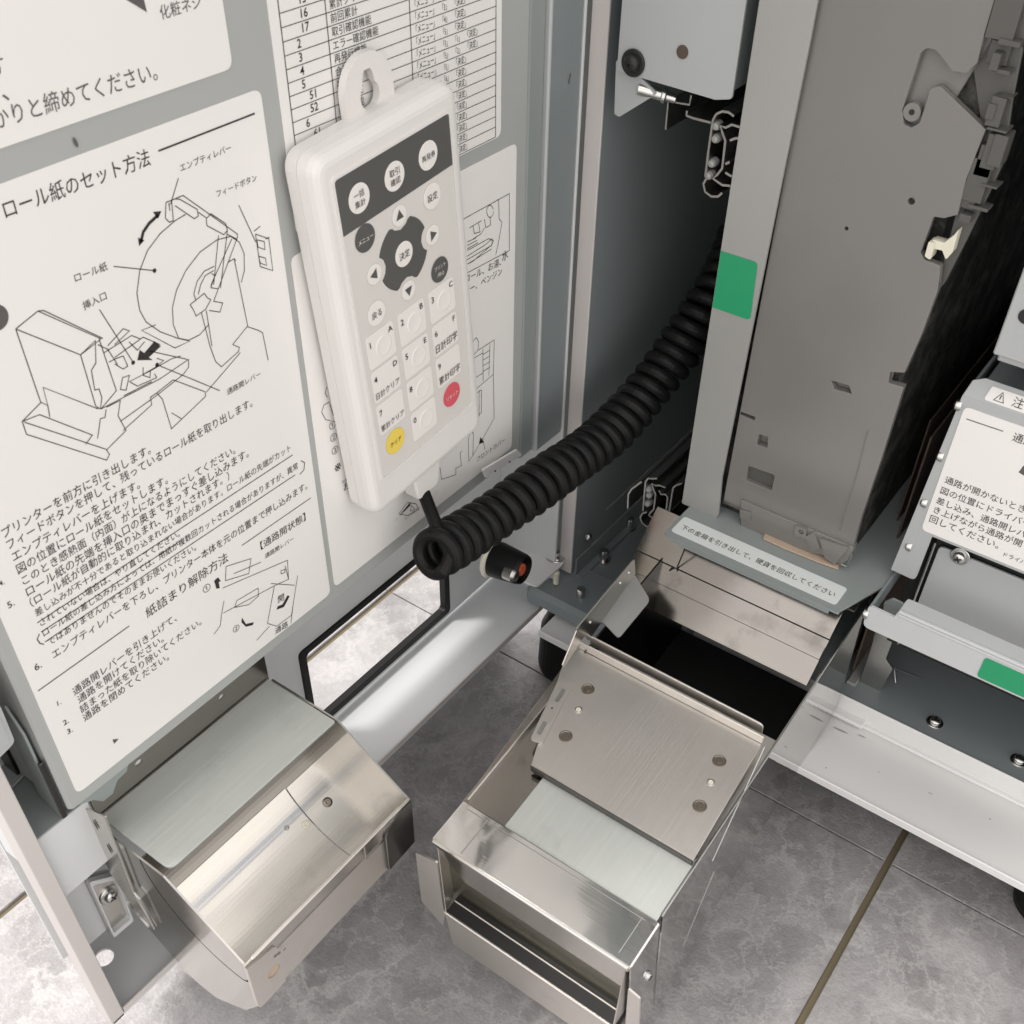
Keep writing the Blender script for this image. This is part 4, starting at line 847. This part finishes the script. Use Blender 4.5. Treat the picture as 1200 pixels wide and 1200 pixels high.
# end caps
for y, nm in ((y0c, 'end_cap'), (y1c, 'end_cap')):
    pe = PL(W, 'y', y)
    L = rc([(-.3045, -.4013), (-.2610, -.4013), (-.2190, -.4295), (-.2190, -.4660), (-.2300, -.4830), (-.2530, -.4990), (-.2700, -.5000), (-.3045, -.4700)], [0, .001, .001, .002, .010, .012, .02, 0], 8)
    b = MB().plate(pe, L, .0009); obj(nm, b, 'cap steel', ct, bev=.0002)
b = MB().plate(PL(W, 'x', -.2184), rc([(y0c - .0004, -.4287), (y1c + .0006, -.4287), (y1c + .0006, -.4650), (y0c - .0004, -.4665)], [0, 0, .001, .003]), .0009); obj('front_wall', b, 'stainless satin', ct)
b = MB().box(W, (-.2196, -.2178), (y0c + .004, y1c - .006), (-.4292, -.4282)); obj('front_rim', b, 'stainless satin', ct, bev=.0003)
pf2 = PL(W, 'x', -.2172)
fl_ = [(y0c - .0004, -.4300), (y0c - .0004, -.4660), (y0c + .0160, -.4655), (y0c + .0170, -.4390), (y0c + .0150, -.4335)]
b = MB().plate(pf2, [rc(fl_, [0, .003, .001, .003, .002]), circ(*pf2.p(321, 1138), .0036, 18, .0036)[::-1]], .0012); f1 = obj('front_flap', b, 'stainless satin', ct, bev=0)
b = MB().plate(pf2, circ(*pf2.p(321, 1138), .0038, 18), .0004, d=-.0007); obj('flap_hole', b, 'dust', f1, bev=None)
for kx in ((323, 1120), (333, 1112), (327, 1117)):
    b = MB().flat(pf2, circ(*pf2.p(*kx), .0010, 8, .0005), .0003); obj('scratch', b, 'ink grey', f1, bev=None)
fr_ = [(y1c - .0190, -.4350), (y1c - .0190, -.4655), (y1c + .0006, -.4640), (y1c + .0006, -.4300), (y1c - .0060, -.4300)]
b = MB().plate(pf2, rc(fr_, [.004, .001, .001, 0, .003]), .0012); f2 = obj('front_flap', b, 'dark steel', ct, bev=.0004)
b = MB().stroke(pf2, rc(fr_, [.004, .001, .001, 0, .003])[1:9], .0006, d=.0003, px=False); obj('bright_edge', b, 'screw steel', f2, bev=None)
for kx in ((455, 967), (459, 962)):
    b = MB().flat(pf2, circ(*pf2.p(*kx), .0014, 8, .0006), .0003); obj('scratch', b, 'screw steel', f2, bev=None)
# spot weld marks inside
pw = PL(W, 'z', -.4418)
def weld(parent, pl, u, v, r=.0022, mat='rust', d=.0002, name='weld_mark'):
    b = MB().lathe(pl.w(*pl.p(u, v)), pl.n(), [(r, 0), (r, d), (r * .78, d * 1.6), (r * .7, d * .3), (r * .35, d * .3), (r * .3, d * 1.8), (0, d * 2)], 18); return obj(name, b, mat, parent, bev=None)
pw = PL(Fr((-.2450, 0, -.4430), (.94, 0, -.34), (0, 1, 0), (.34, 0, .94)), 'z', .0002)
def on_trough(u, v):
    r_ = Vector(ray(u, v)); t = .30 / -r_.z
    while t * -r_.z < .46:
        p = r_ * t
        if p.z < -.41 and math.hypot(p.x + .2270, p.z + .3985) >= .0478: return p, Vector((-.2270 - p.x, 0, -.3985 - p.z)).normalized()
        t += .0000004
    return p, Vector((0, 0, 1))
for u, v, r_, mt in ((359, 966, .0021, 'ivory'), (336, 970, .0012, 'zinc bracket'), (384, 940, .0024, 'rivet brown')):
    p_, n_ = on_trough(u, v)
    b = MB().lathe(p_, n_, [(r_, 0), (r_, .0005), (r_ * .78, .0008), (r_ * .7, .0002), (r_ * .35, .0002), (r_ * .3, .0009), (0, .001)], 20); obj('pin', b, mt, ct, bev=None)
# side mounting plate towards the edge of the door
pm = PL(W, 'y', .1180)
L = pm.P([(98, 947), (123, 957), (134, 990), (158, 1046), (160, 1053), (181, 1089), (165, 1075), (128, 1022)])
b = MB().plate(pm, [L], .0010); obj('mounting_plate', b, 'stainless', ct)
for u, v in ((113, 966), (129, 994)):
    b = MB().flat(pm, circ(*pm.p(u, v), .0010, 10, .0034, .1), .0004); obj('slot', b, 'black', ct, bev=None)
b = MB().tube([W.at(123, 958, 'y', .1172), W.at(134, 985, 'y', .1172), W.at(157, 1045, 'y', .1172), W.at(164, 1053, 'y', .1172), W.at(181, 1088, 'y', .1172)], .0006, 6); obj('plate_edge', b, 'rail steel', ct, bev=None)

# ------------------------------------------------------------------ cash box pulled out of the cabinet, its front sagging
th = R(7.5); CB = Fr((-.2066, .2270, -.4560), (1, 0, 0), (0, math.cos(th), math.sin(th)), (0, -math.sin(th), math.cos(th)))
bx = thing('cash_box', 'long stainless steel coin box pulled out and tipped to the floor', 'cash box', fr=CB)
BW = .1127
z0p = PL(CB, 'z', 0); yF = PL(CB, 'y', 0)
hb_ = (z0p.p(540, 937)[1] + z0p.p(772, 1082)[1]) / 2
# handle
b = MB().plate(z0p, rect(-.0008, BW + .0008, 0, hb_), .0012, d=.0012); obj('handle_top', b, 'stainless mirror', bx, bev=.0005)
b = MB().box(CB, (-.0008, BW + .0008), (-.0010, .0012), (-.0034, .0012)); obj('handle_lip', b, 'stainless', bx, bev=.0009)
b = MB().box(CB, (-.0008, .0002), (.0008, hb_), (-.006, .0)); obj('handle_side', b, 'stainless', bx)
b = MB().box(CB, (BW, BW + .001), (.0008, hb_), (-.118, .0)); obj('handle_side', b, 'side mirror', bx)
b = MB().stroke(z0p, [(.016, .002), (.016, hb_ - .002)], .0006, d=.00135, px=False).stroke(z0p, [(.004, hb_ - .0028), (BW - .005, hb_ - .0028)], .0004, d=.00135, px=False).stroke(z0p, [(BW - .0070, .003), (BW - .0070, hb_ - .002)], .0004, d=.00135, px=False); obj('fold_mark', b, 'zinc bracket', bx, bev=None)
# recess behind the handle
pRb = PL(CB, 'y', .0018); zrb = (pRb.p(557, 1043)[1] + pRb.p(735, 1152)[1]) / 2
b = MB().sheet([CB.w(.0012, .0016, -.0030), CB.w(BW - .0025, .0016, -.0030), CB.w(BW - .0025, .0004, zrb), CB.w(.0160, .0004, zrb), CB.w(.0012, .0010, zrb * .45)], .0008, away=(0, 1, 0)); obj('recess_back', b, 'stainless soft', bx)
b = MB().sheet([CB.w(.0006, .0050, -.0012), CB.w(BW - .001, .0050, -.0012), CB.w(BW - .001, .0006, -.0960), CB.w(.0006, .0006, -.0960)], .0008, away=(0, 1, 0)); obj('inner_front', b, 'olive steel', bx)
YB = -.0090; yF2 = PL(CB, 'y', YB); zl = yF2.p(521, 1071)[1]; zl = (zl + yF2.p(680, 1177)[1]) / 2; xl0 = yF2.p(521, 1071)[0]
b = MB().box(CB, (xl0, BW), (YB + .001, .0090), (zl - .0022, zl - .0008)); obj('recess_floor', b, 'black', bx)  # reflective steel coloured black to hold the shade of the recess
b = MB().box(CB, (xl0, BW), (YB, YB + .0014), (zl - .040, zl)); obj('front_panel', b, 'stainless satin', bx, bev=.0005)
for c_, e_ in ((.0006, xl0), (BW - .0016, BW - .0016)):
    b = MB().sheet([CB.w(c_, .0006, -.0030), CB.w(c_, .0090, -.0030), CB.w(c_, .0090, zl), CB.w(e_, YB + .0004, zl)], .0009, away=(1 if c_ < .05 else -1, 0, 0)); obj('recess_cheek', b, 'stainless satin', bx)
b = MB().box(CB, (.006, BW - .002), (-.0010, -.0002), (zl - .0008, zl + .0005)); obj('recess_lip', b, 'stainless satin', bx)
yFw = PL(CB, 'y', YB - .0006); wl = yFw.P([(487, 999), (494, 1056), (519, 1085), (521, 1076), (512, 1011)])
b = MB().plate(yFw, rc(wl, [.001, .006, .001, .001, .001]), .0010); obj('side_wing', b, 'stainless satin', bx)
wr = yFw.P([(736, 1159), (750, 1171), (746, 1260), (728, 1262)])
b = MB().plate(yFw, rc(wr, [.0005, .002, 0, 0]), .0010); obj('side_wing', b, 'stainless satin', bx)
# sides
pL_ = PL(CB, 'x', 0); pR_ = PL(CB, 'x', BW)
S1 = pR_.P([(896, 875), (835, 1009), (832, 1017), (837, 1021), (800, 1110)])
b = MB().plate(pR_, [(.0305, .0), (.252, .0), (.252, -.10), (.0305, -.118)], .0009); obj('side_wall', b, 'side mirror', bx, bev=.0002)
b = MB().tube([pR_.w(*S1[0], .0001), pR_.w(*S1[1], .0001)], .00022, 6).tube([pR_.w(*S1[3], .0001), pR_.w(*S1[4], .0001)], .00018, 6).tube([CB.w(BW, .029, .0004), CB.w(BW + .0004, .150, .0006), CB.w(BW, .252, .0004)], .0005, 6); obj('side_edge', b, 'screw steel', bx, bev=None)
b = MB().box(CB, (-.0005, .0005), (.0275, .135), (-.110, .0)); obj('side_wall', b, 'stainless satin', bx)
b = MB().box(CB, (-.0010, .0), (.135, .250), (-.10, .005)); obj('rear_side', b, 'dark steel', bx)  # steel side darkened in colour for dark reflections inside the box
b = MB().box(CB, (.0, BW - .0015), (.140, .250), (-.097, -.096)); obj('rear_floor', b, 'dark void', bx)  # steel floor coloured near black for its dark reflection
b = MB().box(CB, (.0005, BW - .0003), (.062, .1475), (-.0060, -.0052)); obj('inner_cover', b, 'stainless satin', bx)
# top: base cover, pale lower lid, riveted lid
b = MB().plate(z0p, [(-.0030, hb_ + .001), (.0330, hb_ + .001), (.0330, .066), (.004, .128), (-.0085, .128), (-.0065, .10), (-.0030, .04)], .0010, d=-.0032); obj('top_cover', b, 'chute steel', bx)
b = MB().plate(PL(CB, 'z', -.0010), rect(.0240, BW - .0012, hb_ + .0005, .0640), .0010, d=.0002); obj('lower_lid', b, 'galvanised', bx, bev=.0003)
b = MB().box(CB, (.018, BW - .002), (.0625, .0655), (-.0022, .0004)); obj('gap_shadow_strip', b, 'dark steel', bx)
zl_ = .0035; pl_ = PL(CB, 'z', zl_)
A_ = pl_.P([(622, 897), (812, 1009), (893, 872), (661, 768)])
yf_ = (A_[0][1] + A_[1][1]) / 2; yr_ = A_[2][1]
b = MB().plate(pl_, [(A_[0][0], yf_), (A_[1][0], yf_), (A_[2][0], yr_), (A_[3][0] + .004, yr_), (A_[3][0], yr_ - .006)], .0010); lid = obj('riveted_lid', b, 'stainless satin', bx, bev=.0004)
b = MB().box(CB, (A_[0][0], A_[1][0]), (yf_ - .0006, yf_ + .0004), (-.0010, zl_)); obj('front_fold', b, 'dark steel', lid)  # dark colour stands for the shadow gap under the lid edge
for u, v in ((689, 808), (663, 863), (843, 892), (820, 945)):
    b = MB().lathe(pl_.w(*pl_.p(u, v)), CB.A[2], [(.0036, -.0002), (.0036, .0003), (.0031, .0004), (.0028, .0001), (.0016, .0001), (.0014, .0005), (.0007, .0005), (.0006, .0002), (0, .0002)], 24); obj('rivet', b, 'rivet brown', lid, bev=None)
for u, v in ((678, 832), (833, 917)):
    b = MB().lathe(pl_.w(*pl_.p(u, v)), CB.A[2], [(.0021, -.0002), (.0021, .0003), (.0016, .0004), (.0015, .0001), (0, .0001)], 20); b.mi = 0; obj('pin', b, 'screw steel', lid, bev=None)
    b = MB().lathe(pl_.w(*pl_.p(u, v)), CB.A[2], [(.0014, .0002), (.0013, .0005), (0, .0005)], 16); obj('pin_tip', b, 'ivory', lid, bev=None)
# upturned rear edge
y1 = PL(CB, 'z', .006).p(690, 752)[1]
xL = PL(CB, 'z', .006).p(692, 752)[0]; xR = PL(CB, 'z', .006).p(893, 852)[0]
pu = PL(CB, 'y', yr_)
b = MB().sheet([CB.w(A_[3][0] + .004, yr_, zl_), CB.w(A_[2][0], yr_, zl_), CB.w(A_[2][0], yr_ + .0012, zl_ + .0045), CB.w(A_[3][0] + .004, yr_ + .0012, zl_ + .0045)], .0010, away=(0, 1, 0)); obj('rear_slope', b, 'stainless satin', bx)
pu = PL(CB, 'y', yr_ + .0050)
b = MB().plate(pu, rc([(xL, zl_ + .0005), (xR + .0015, zl_ + .0005), (xR + .0015, zl_ + .0085), (xL, zl_ + .0085)], [0, 0, .003, .002]), .0010); obj('rear_edge', b, 'stainless satin', bx)
# slotted hinge strap on the left
ph = PL(CB, 'z', .0048)
b = MB().plate(ph, rc(ph.P([(656, 793), (672, 799), (636, 871), (621, 867)]), [.002, .001, .001, .002]), .0010, d=0)
hs = obj('hinge_strap', b, 'stainless satin', bx)
for c_, d_ in (((661, 808), (652, 822)), ((639, 846), (631, 860))):
    b = MB().stroke(ph, [c_, d_], .0022, d=.0003); obj('slot', b, 'rail steel', hs, bev=None)
b = MB().flat(ph, circ(*ph.p(647, 830), .0005, 8), .0003); obj('scratch', b, 'black', hs, bev=None)
# raised flange on the left at the rear
px0 = PL(CB, 'x', -.0005)
fq = px0.P([(675, 738), (744, 654), (745, 673), (690, 751), (683, 744)])
b = MB().plate(px0, rc(fq, [.001, .003, .002, .002, 0]), .0009); rf = obj('rear_flange', b, 'rail steel', bx)
for u, v in ((737, 671), (692, 729), (727, 683)):
    b = MB().lathe(px0.w(*px0.p(u, v)), (1, 0, 0), [(.0010, 0), (.0008, .0006), (0, .0007)], 10); obj('rivet', b, 'screw steel', rf, bev=None)
b = MB().sheet([W.at(675, 738, 'x', CB.o.x), W.at(658, 779, 'x', CB.o.x), W.at(661, 781, 'x', CB.o.x), W.at(684, 745, 'x', CB.o.x)], .0006); obj('flange_brace', b, 'stainless', bx)
tb_ = PL(CB, 'z', .0105)
b = MB().plate(tb_, rc(tb_.P([(704, 726), (744, 674), (762, 703), (725, 748)]), [.0005, .0005, .006, .002]), .0009); obj('inner_tab', b, 'zinc bracket', bx)
# front screw on the right side
part_at('screw', SC_B, W.at(757, 1142, 'x', CB.o.x + BW + .0002), (1, -.1, 0), bx)
b = MB().lathe(W.at(757, 1142, 'x', CB.o.x + BW - .001), (1, 0, 0), [(.0062, 0), (.0062, .0006)], 20); obj('washer', b, 'stainless', bx)

# ------------------------------------------------------------------ handset
c5, s5 = math.cos(R(5)), math.sin(R(5))
hk = 1.037; H = Fr(tuple(W.at(390, 212, 'x', -.282)), (hk, 0, 0), (0, c5 * hk, s5 * hk), (0, -s5 * hk, c5 * hk))
hs_ = thing('handset', 'white plastic remote handset with keypad and hanging loop on the door', 'handset', fr=H)
def ringh(y0, y1, z0, z1, r, x, n=8): return [H.w(x, a, c) for a, c in rect(y0, y1, z0, z1, r, n)]
def loft(b, rings):
    V = [[b.bm.verts.new(p) for p in r] for r in rings]
    for A, B in zip(V, V[1:]):
        for k in range(len(A)): j = (k + 1) % len(A); b.face([A[k], A[j], B[j], B[k]])
    b.face(V[0][::-1]); b.face(V[-1])
def hr(x, g, r): return ringh(-.0086 + g, .0722 - g, -.1580 + g * 1.1, .0100 - g, r, x)
b = MB(); loft(b, [hr(-.0158, .0030, .006), hr(-.0152, .0012, .007), hr(-.0142, .0003, .008), hr(-.0088, 0, .008), hr(-.0086, .0004, .008)]); obj('back_shell', b, 'handset plastic', hs_, bev=None, smooth=40)
b = MB(); loft(b, [hr(-.0085, .0004, .008), hr(-.0083, 0, .008), hr(-.0040, .0003, .0075), hr(-.0020, .0009, .007), hr(-.0008, .0018, .006), hr(-.0001, .0030, .005), hr(.0002, .0046, .004)])
obj('front_shell', b, 'handset plastic', hs_, bev=None, smooth=40)
hp = PL(H, 'x', .0003)
b = MB().plate(hp, [rect(-.0012, .0660, -.1395, .0012, .002), rect(.0, .0648, -.1382, .0, .0016)[::-1]], .0008, d=.0004); obj('keypad_rim', b, 'handset plastic', hs_, bev=0)
b = MB().plate(hp, rect(.0002, .0646, -.1380, -.0002, .0015), .0004, d=.0001); film = obj('keypad_film', b, 'keypad film', hs_, bev=0)
b = MB().flat(hp, rc([(.0002, -.0215), (.0646, -.0205), (.0646, -.0002), (.0002, -.0002)], [0, 0, .0015, .0015]), .0002); obj('printed_band', b, 'key charcoal', film, bev=None)
K = [.0108, .0306, .0504]
def key(nm, y, z, r, mat, txt=None, ink='ink', wt=.0036, square=False, hgt=.0004):
    b = MB(); L = rect(y - r, y + r, z - r * .92, z + r * .92, .0018) if square else circ(y, z, r, 28)
    b.plate(hp, L, .0002, d=.0003 + (.0001 if square else .0002)); o = obj(nm, b, mat, film, bev=.0001)
    return o
def kt(o, items, ink='ink'):
    b = MB()
    for s, y, z, w_, hy in items: b.text(hp, s, (y - w_ / 2, z), (y + w_ / 2, z), px=False, d=.00070, bold=.005, hy=hy, em=.0040 if len(s) == 1 else None)
    obj('lettering', b, ink, o, bev=None)
RB = .0056
o = key('button', K[0], -.0110, RB, 'key white'); kt(o, [('一括', K[0], -.0105, .0056, 1), ('集計', K[0], -.0140, .0056, 1)])
o = key('button', K[1], -.0110, RB, 'key white'); kt(o, [('取引', K[1], -.0105, .0056, 1), ('確認', K[1], -.0140, .0056, 1)])
o = key('button', K[2], -.0110, RB, 'key white'); kt(o, [('再発券', K[2], -.0124, .0078, 1.05)])
o = key('button', K[2], -.0275, .0052, 'key white'); kt(o, [('設定', K[2], -.0290, .0062, 1.05)])
o = key('button', K[0], -.0268, .0055, 'key charcoal'); kt(o, [('メニュー', K[0], -.0281, .0082, 1.1)], 'key white')
o = key('button', K[2] + .0004, -.0600, .0055, 'key charcoal'); kt(o, [('プリント', K[2] + .0004, -.0593, .0070, 1.1), ('/停止', K[2] + .0004, -.0626, .0046, 1)], 'key white')
o = key('button', K[0], -.0592, .0052, 'key white'); kt(o, [('戻る', K[0], -.0608, .0058, 1.1)])
# direction ring: charcoal disc with bites where the arrow keys sit
ring_ = []
for k in range(72):
    t = 2 * math.pi * k / 72; r_ = .0146; p = Vector((K[1] + r_ * math.cos(t), -.0430 + r_ * math.sin(t)))
    for cy, cz in ((K[1], -.0272), (K[1], -.0588), (K[0] + .0035, -.0430), (K[2] - .0035, -.0430)):
        cc = Vector((cy, cz)); dd_ = (p - cc).length
        if dd_ < .0055: p = cc + (Vector((K[1], -.0430)) - cc).normalized().lerp((p - cc).normalized(), .8).normalized() * .0055
    ring_.append(tuple(p))
b = MB().plate(hp, ring_, .0002, d=.0003); obj('direction_ring', b, 'key charcoal', film, bev=0)
o = key('button', K[1], -.0430, .0052, 'key white'); kt(o, [('決定', K[1], -.0446, .0062, 1.1)])
for cy, cz, a in ((K[1], -.0268, 90), (K[1], -.0592, 270), (K[0] + .0020, -.0430, 180), (K[2] - .0020, -.0432, 0)):
    o = key('arrow_button', cy, cz, .0041, 'key white'); b = MB()
    b.flat(hp, [(cy + .0026 * math.cos(R(a + t)), cz + .0026 * math.sin(R(a + t))) for t in (0, 120, 240)], .00062); obj('arrow_mark', b, 'key charcoal', o, bev=None)
rowsz = [-.0745, -.0912, -.1082]
lab = [[('1', 'A'), ('2', 'B'), ('3', 'C')], [('4', 'D'), ('5', 'E'), ('6', 'F')], [('7', ''), ('8', ''), ('9', '')]]
sub = {(1, 0): '日計クリア', (1, 2): '日計印字', (2, 0): '累計クリア', (2, 2): '累計印字'}
def sq(y, z, dg, le, sb=None):
    o = key('number_button', y, z, .0084, 'key white', square=True)
    if not sb:
        b = MB().lathe(hp.w(y + .0014, z - .0006, .0004), (1, 0, 0), [(.0054, -.0002), (.0050, .00005), (.0044, .00018), (.0036, .00012), (.0020, .00005), (0, .00002)], 24); obj('key_dome', b, 'key white', o, bev=None, smooth=60)
    it = [(dg, y - .0062, z + .0022, .0013, 1)]
    if le: it.append((le, y + .0062, z + .0036, .0013, .9))
    if sb: it.append((sb, y, z - .0058, .0150, 1.15))
    kt(o, it)
for r_ in range(3):
    for c_ in range(3): sq(K[c_], rowsz[r_], *lab[r_][c_], sub.get((r_, c_)))
sq(K[1], -.1250, '0', '')
o = key('button', K[0], -.1240, .0062, 'key yellow'); kt(o, [('クリア', K[0], -.1254, .0072, 1.1)])
o = key('button', K[2] + .0003, -.1240, .0060, 'key red'); kt(o, [('リセット', K[2] + .0003, -.1253, .0080, 1.1)], 'key white')
# hanging loop with keyhole
pl2 = PL(H, 'x', -.0118); yc = .0362
outl = [(yc - .0130, .002), (yc - .0130, .0150)] + [(yc + .0130 * math.cos(t), .0160 + .0130 * math.sin(t)) for t in [math.pi - k * math.pi / 16 for k in range(17)]] + [(yc + .0130, .0150), (yc + .0130, .002)]
hole = [(yc + .0052 * math.cos(t), .0140 + .0052 * math.sin(t)) for t in [R(130 + k * 280 / 16) for k in range(17)]] + [(yc + .0028, .0212), (yc + .0016, .0232), (yc - .0016, .0232), (yc - .0028, .0212)]
b = MB().plate(pl2, [outl, hole[::-1]], .0032); obj('hanging_loop', b, 'handset plastic', hs_, bev=.0006)
b = MB(); loft(b, [[H.w(x, a, z) for x, a in ((-.0150, .0240), (-.0040, .0240), (-.0040, .0430), (-.0150, .0430))] for z in (-.150, -.163)] + [[H.w(x, a, -.1745) for x, a in ((-.0140, .0265), (-.0050, .0265), (-.0050, .0405), (-.0140, .0405))]])
obj('cable_neck', b, 'handset plastic', hs_, bev=.0010)

# ------------------------------------------------------------------ coiled cord
axis = [W.at(505, 652, 'x', -.268), W.at(560, 618, 'x', -.268), W.at(640, 562, 'x', -.262), W.at(715, 506, 'x', -.258), W.at(780, 430, 'y', .500), W.at(838, 345, 'y', .530), W.at(870, 280, 'y', .56)]
def cr(P_, n):
    out = []
    for i in range(len(P_) - 1):
        p0, p1, p2, p3 = P_[max(i - 1, 0)], P_[i], P_[i + 1], P_[min(i + 2, len(P_) - 1)]
        for j in range(n):
            t = j / n; out.append(.5 * ((2 * p1) + (p2 - p0) * t + (2 * p0 - 5 * p1 + 4 * p2 - p3) * t * t + (3 * p1 - p0 - 3 * p2 + p3) * t ** 3))
    return out + [P_[-1]]
ax_ = cr([Vector(p) for p in axis], 40); Ls = [0]
for a, c in zip(ax_, ax_[1:]): Ls.append(Ls[-1] + (c - a).length)
tot = Ls[-1]; pitch = .0086; turns = tot / pitch; cord = .0039; hel = []
def along(s):
    import bisect
    i = min(max(bisect.bisect(Ls, s) - 1, 0), len(ax_) - 2); f = (s - Ls[i]) / max(1e-9, Ls[i + 1] - Ls[i]); return ax_[i].lerp(ax_[i + 1], f), (ax_[i + 1] - ax_[i]).normalized()
N_ = int(turns * 34); upv = Vector((0, 0, 1))
for k in range(N_ + 1):
    s = tot * k / N_; p, t = along(s); u = (upv - t * upv.dot(t)).normalized(); v = t.cross(u); a = 2 * math.pi * s / pitch + 2.2
    rad_ = .0096 * (1 + .04 * math.sin(s * 90)) + .0012 * s / tot
    hel.append(p + (u * math.cos(a) + v * math.sin(a)) * rad_)
start = H.w(-.0095, .0335, -.1730)
lead = cr([start + Vector((0, -.001, .006)), start, W.at(514, 622, 'x', -.272), W.at(527, 648, 'x', -.262), hel[0], hel[4]], 8)[:-9]
LP = lead + hel[1:]; b = MB().tube(LP, lambda t: .0033 + (cord - .0033) * min(1, t * len(LP) / 90), 14)
cd = obj('coiled_cord', b, 'rubber', bev=None, smooth=60); setp(cd, 'thick black coiled cord running from the white handset into the dark cabinet', 'cord')
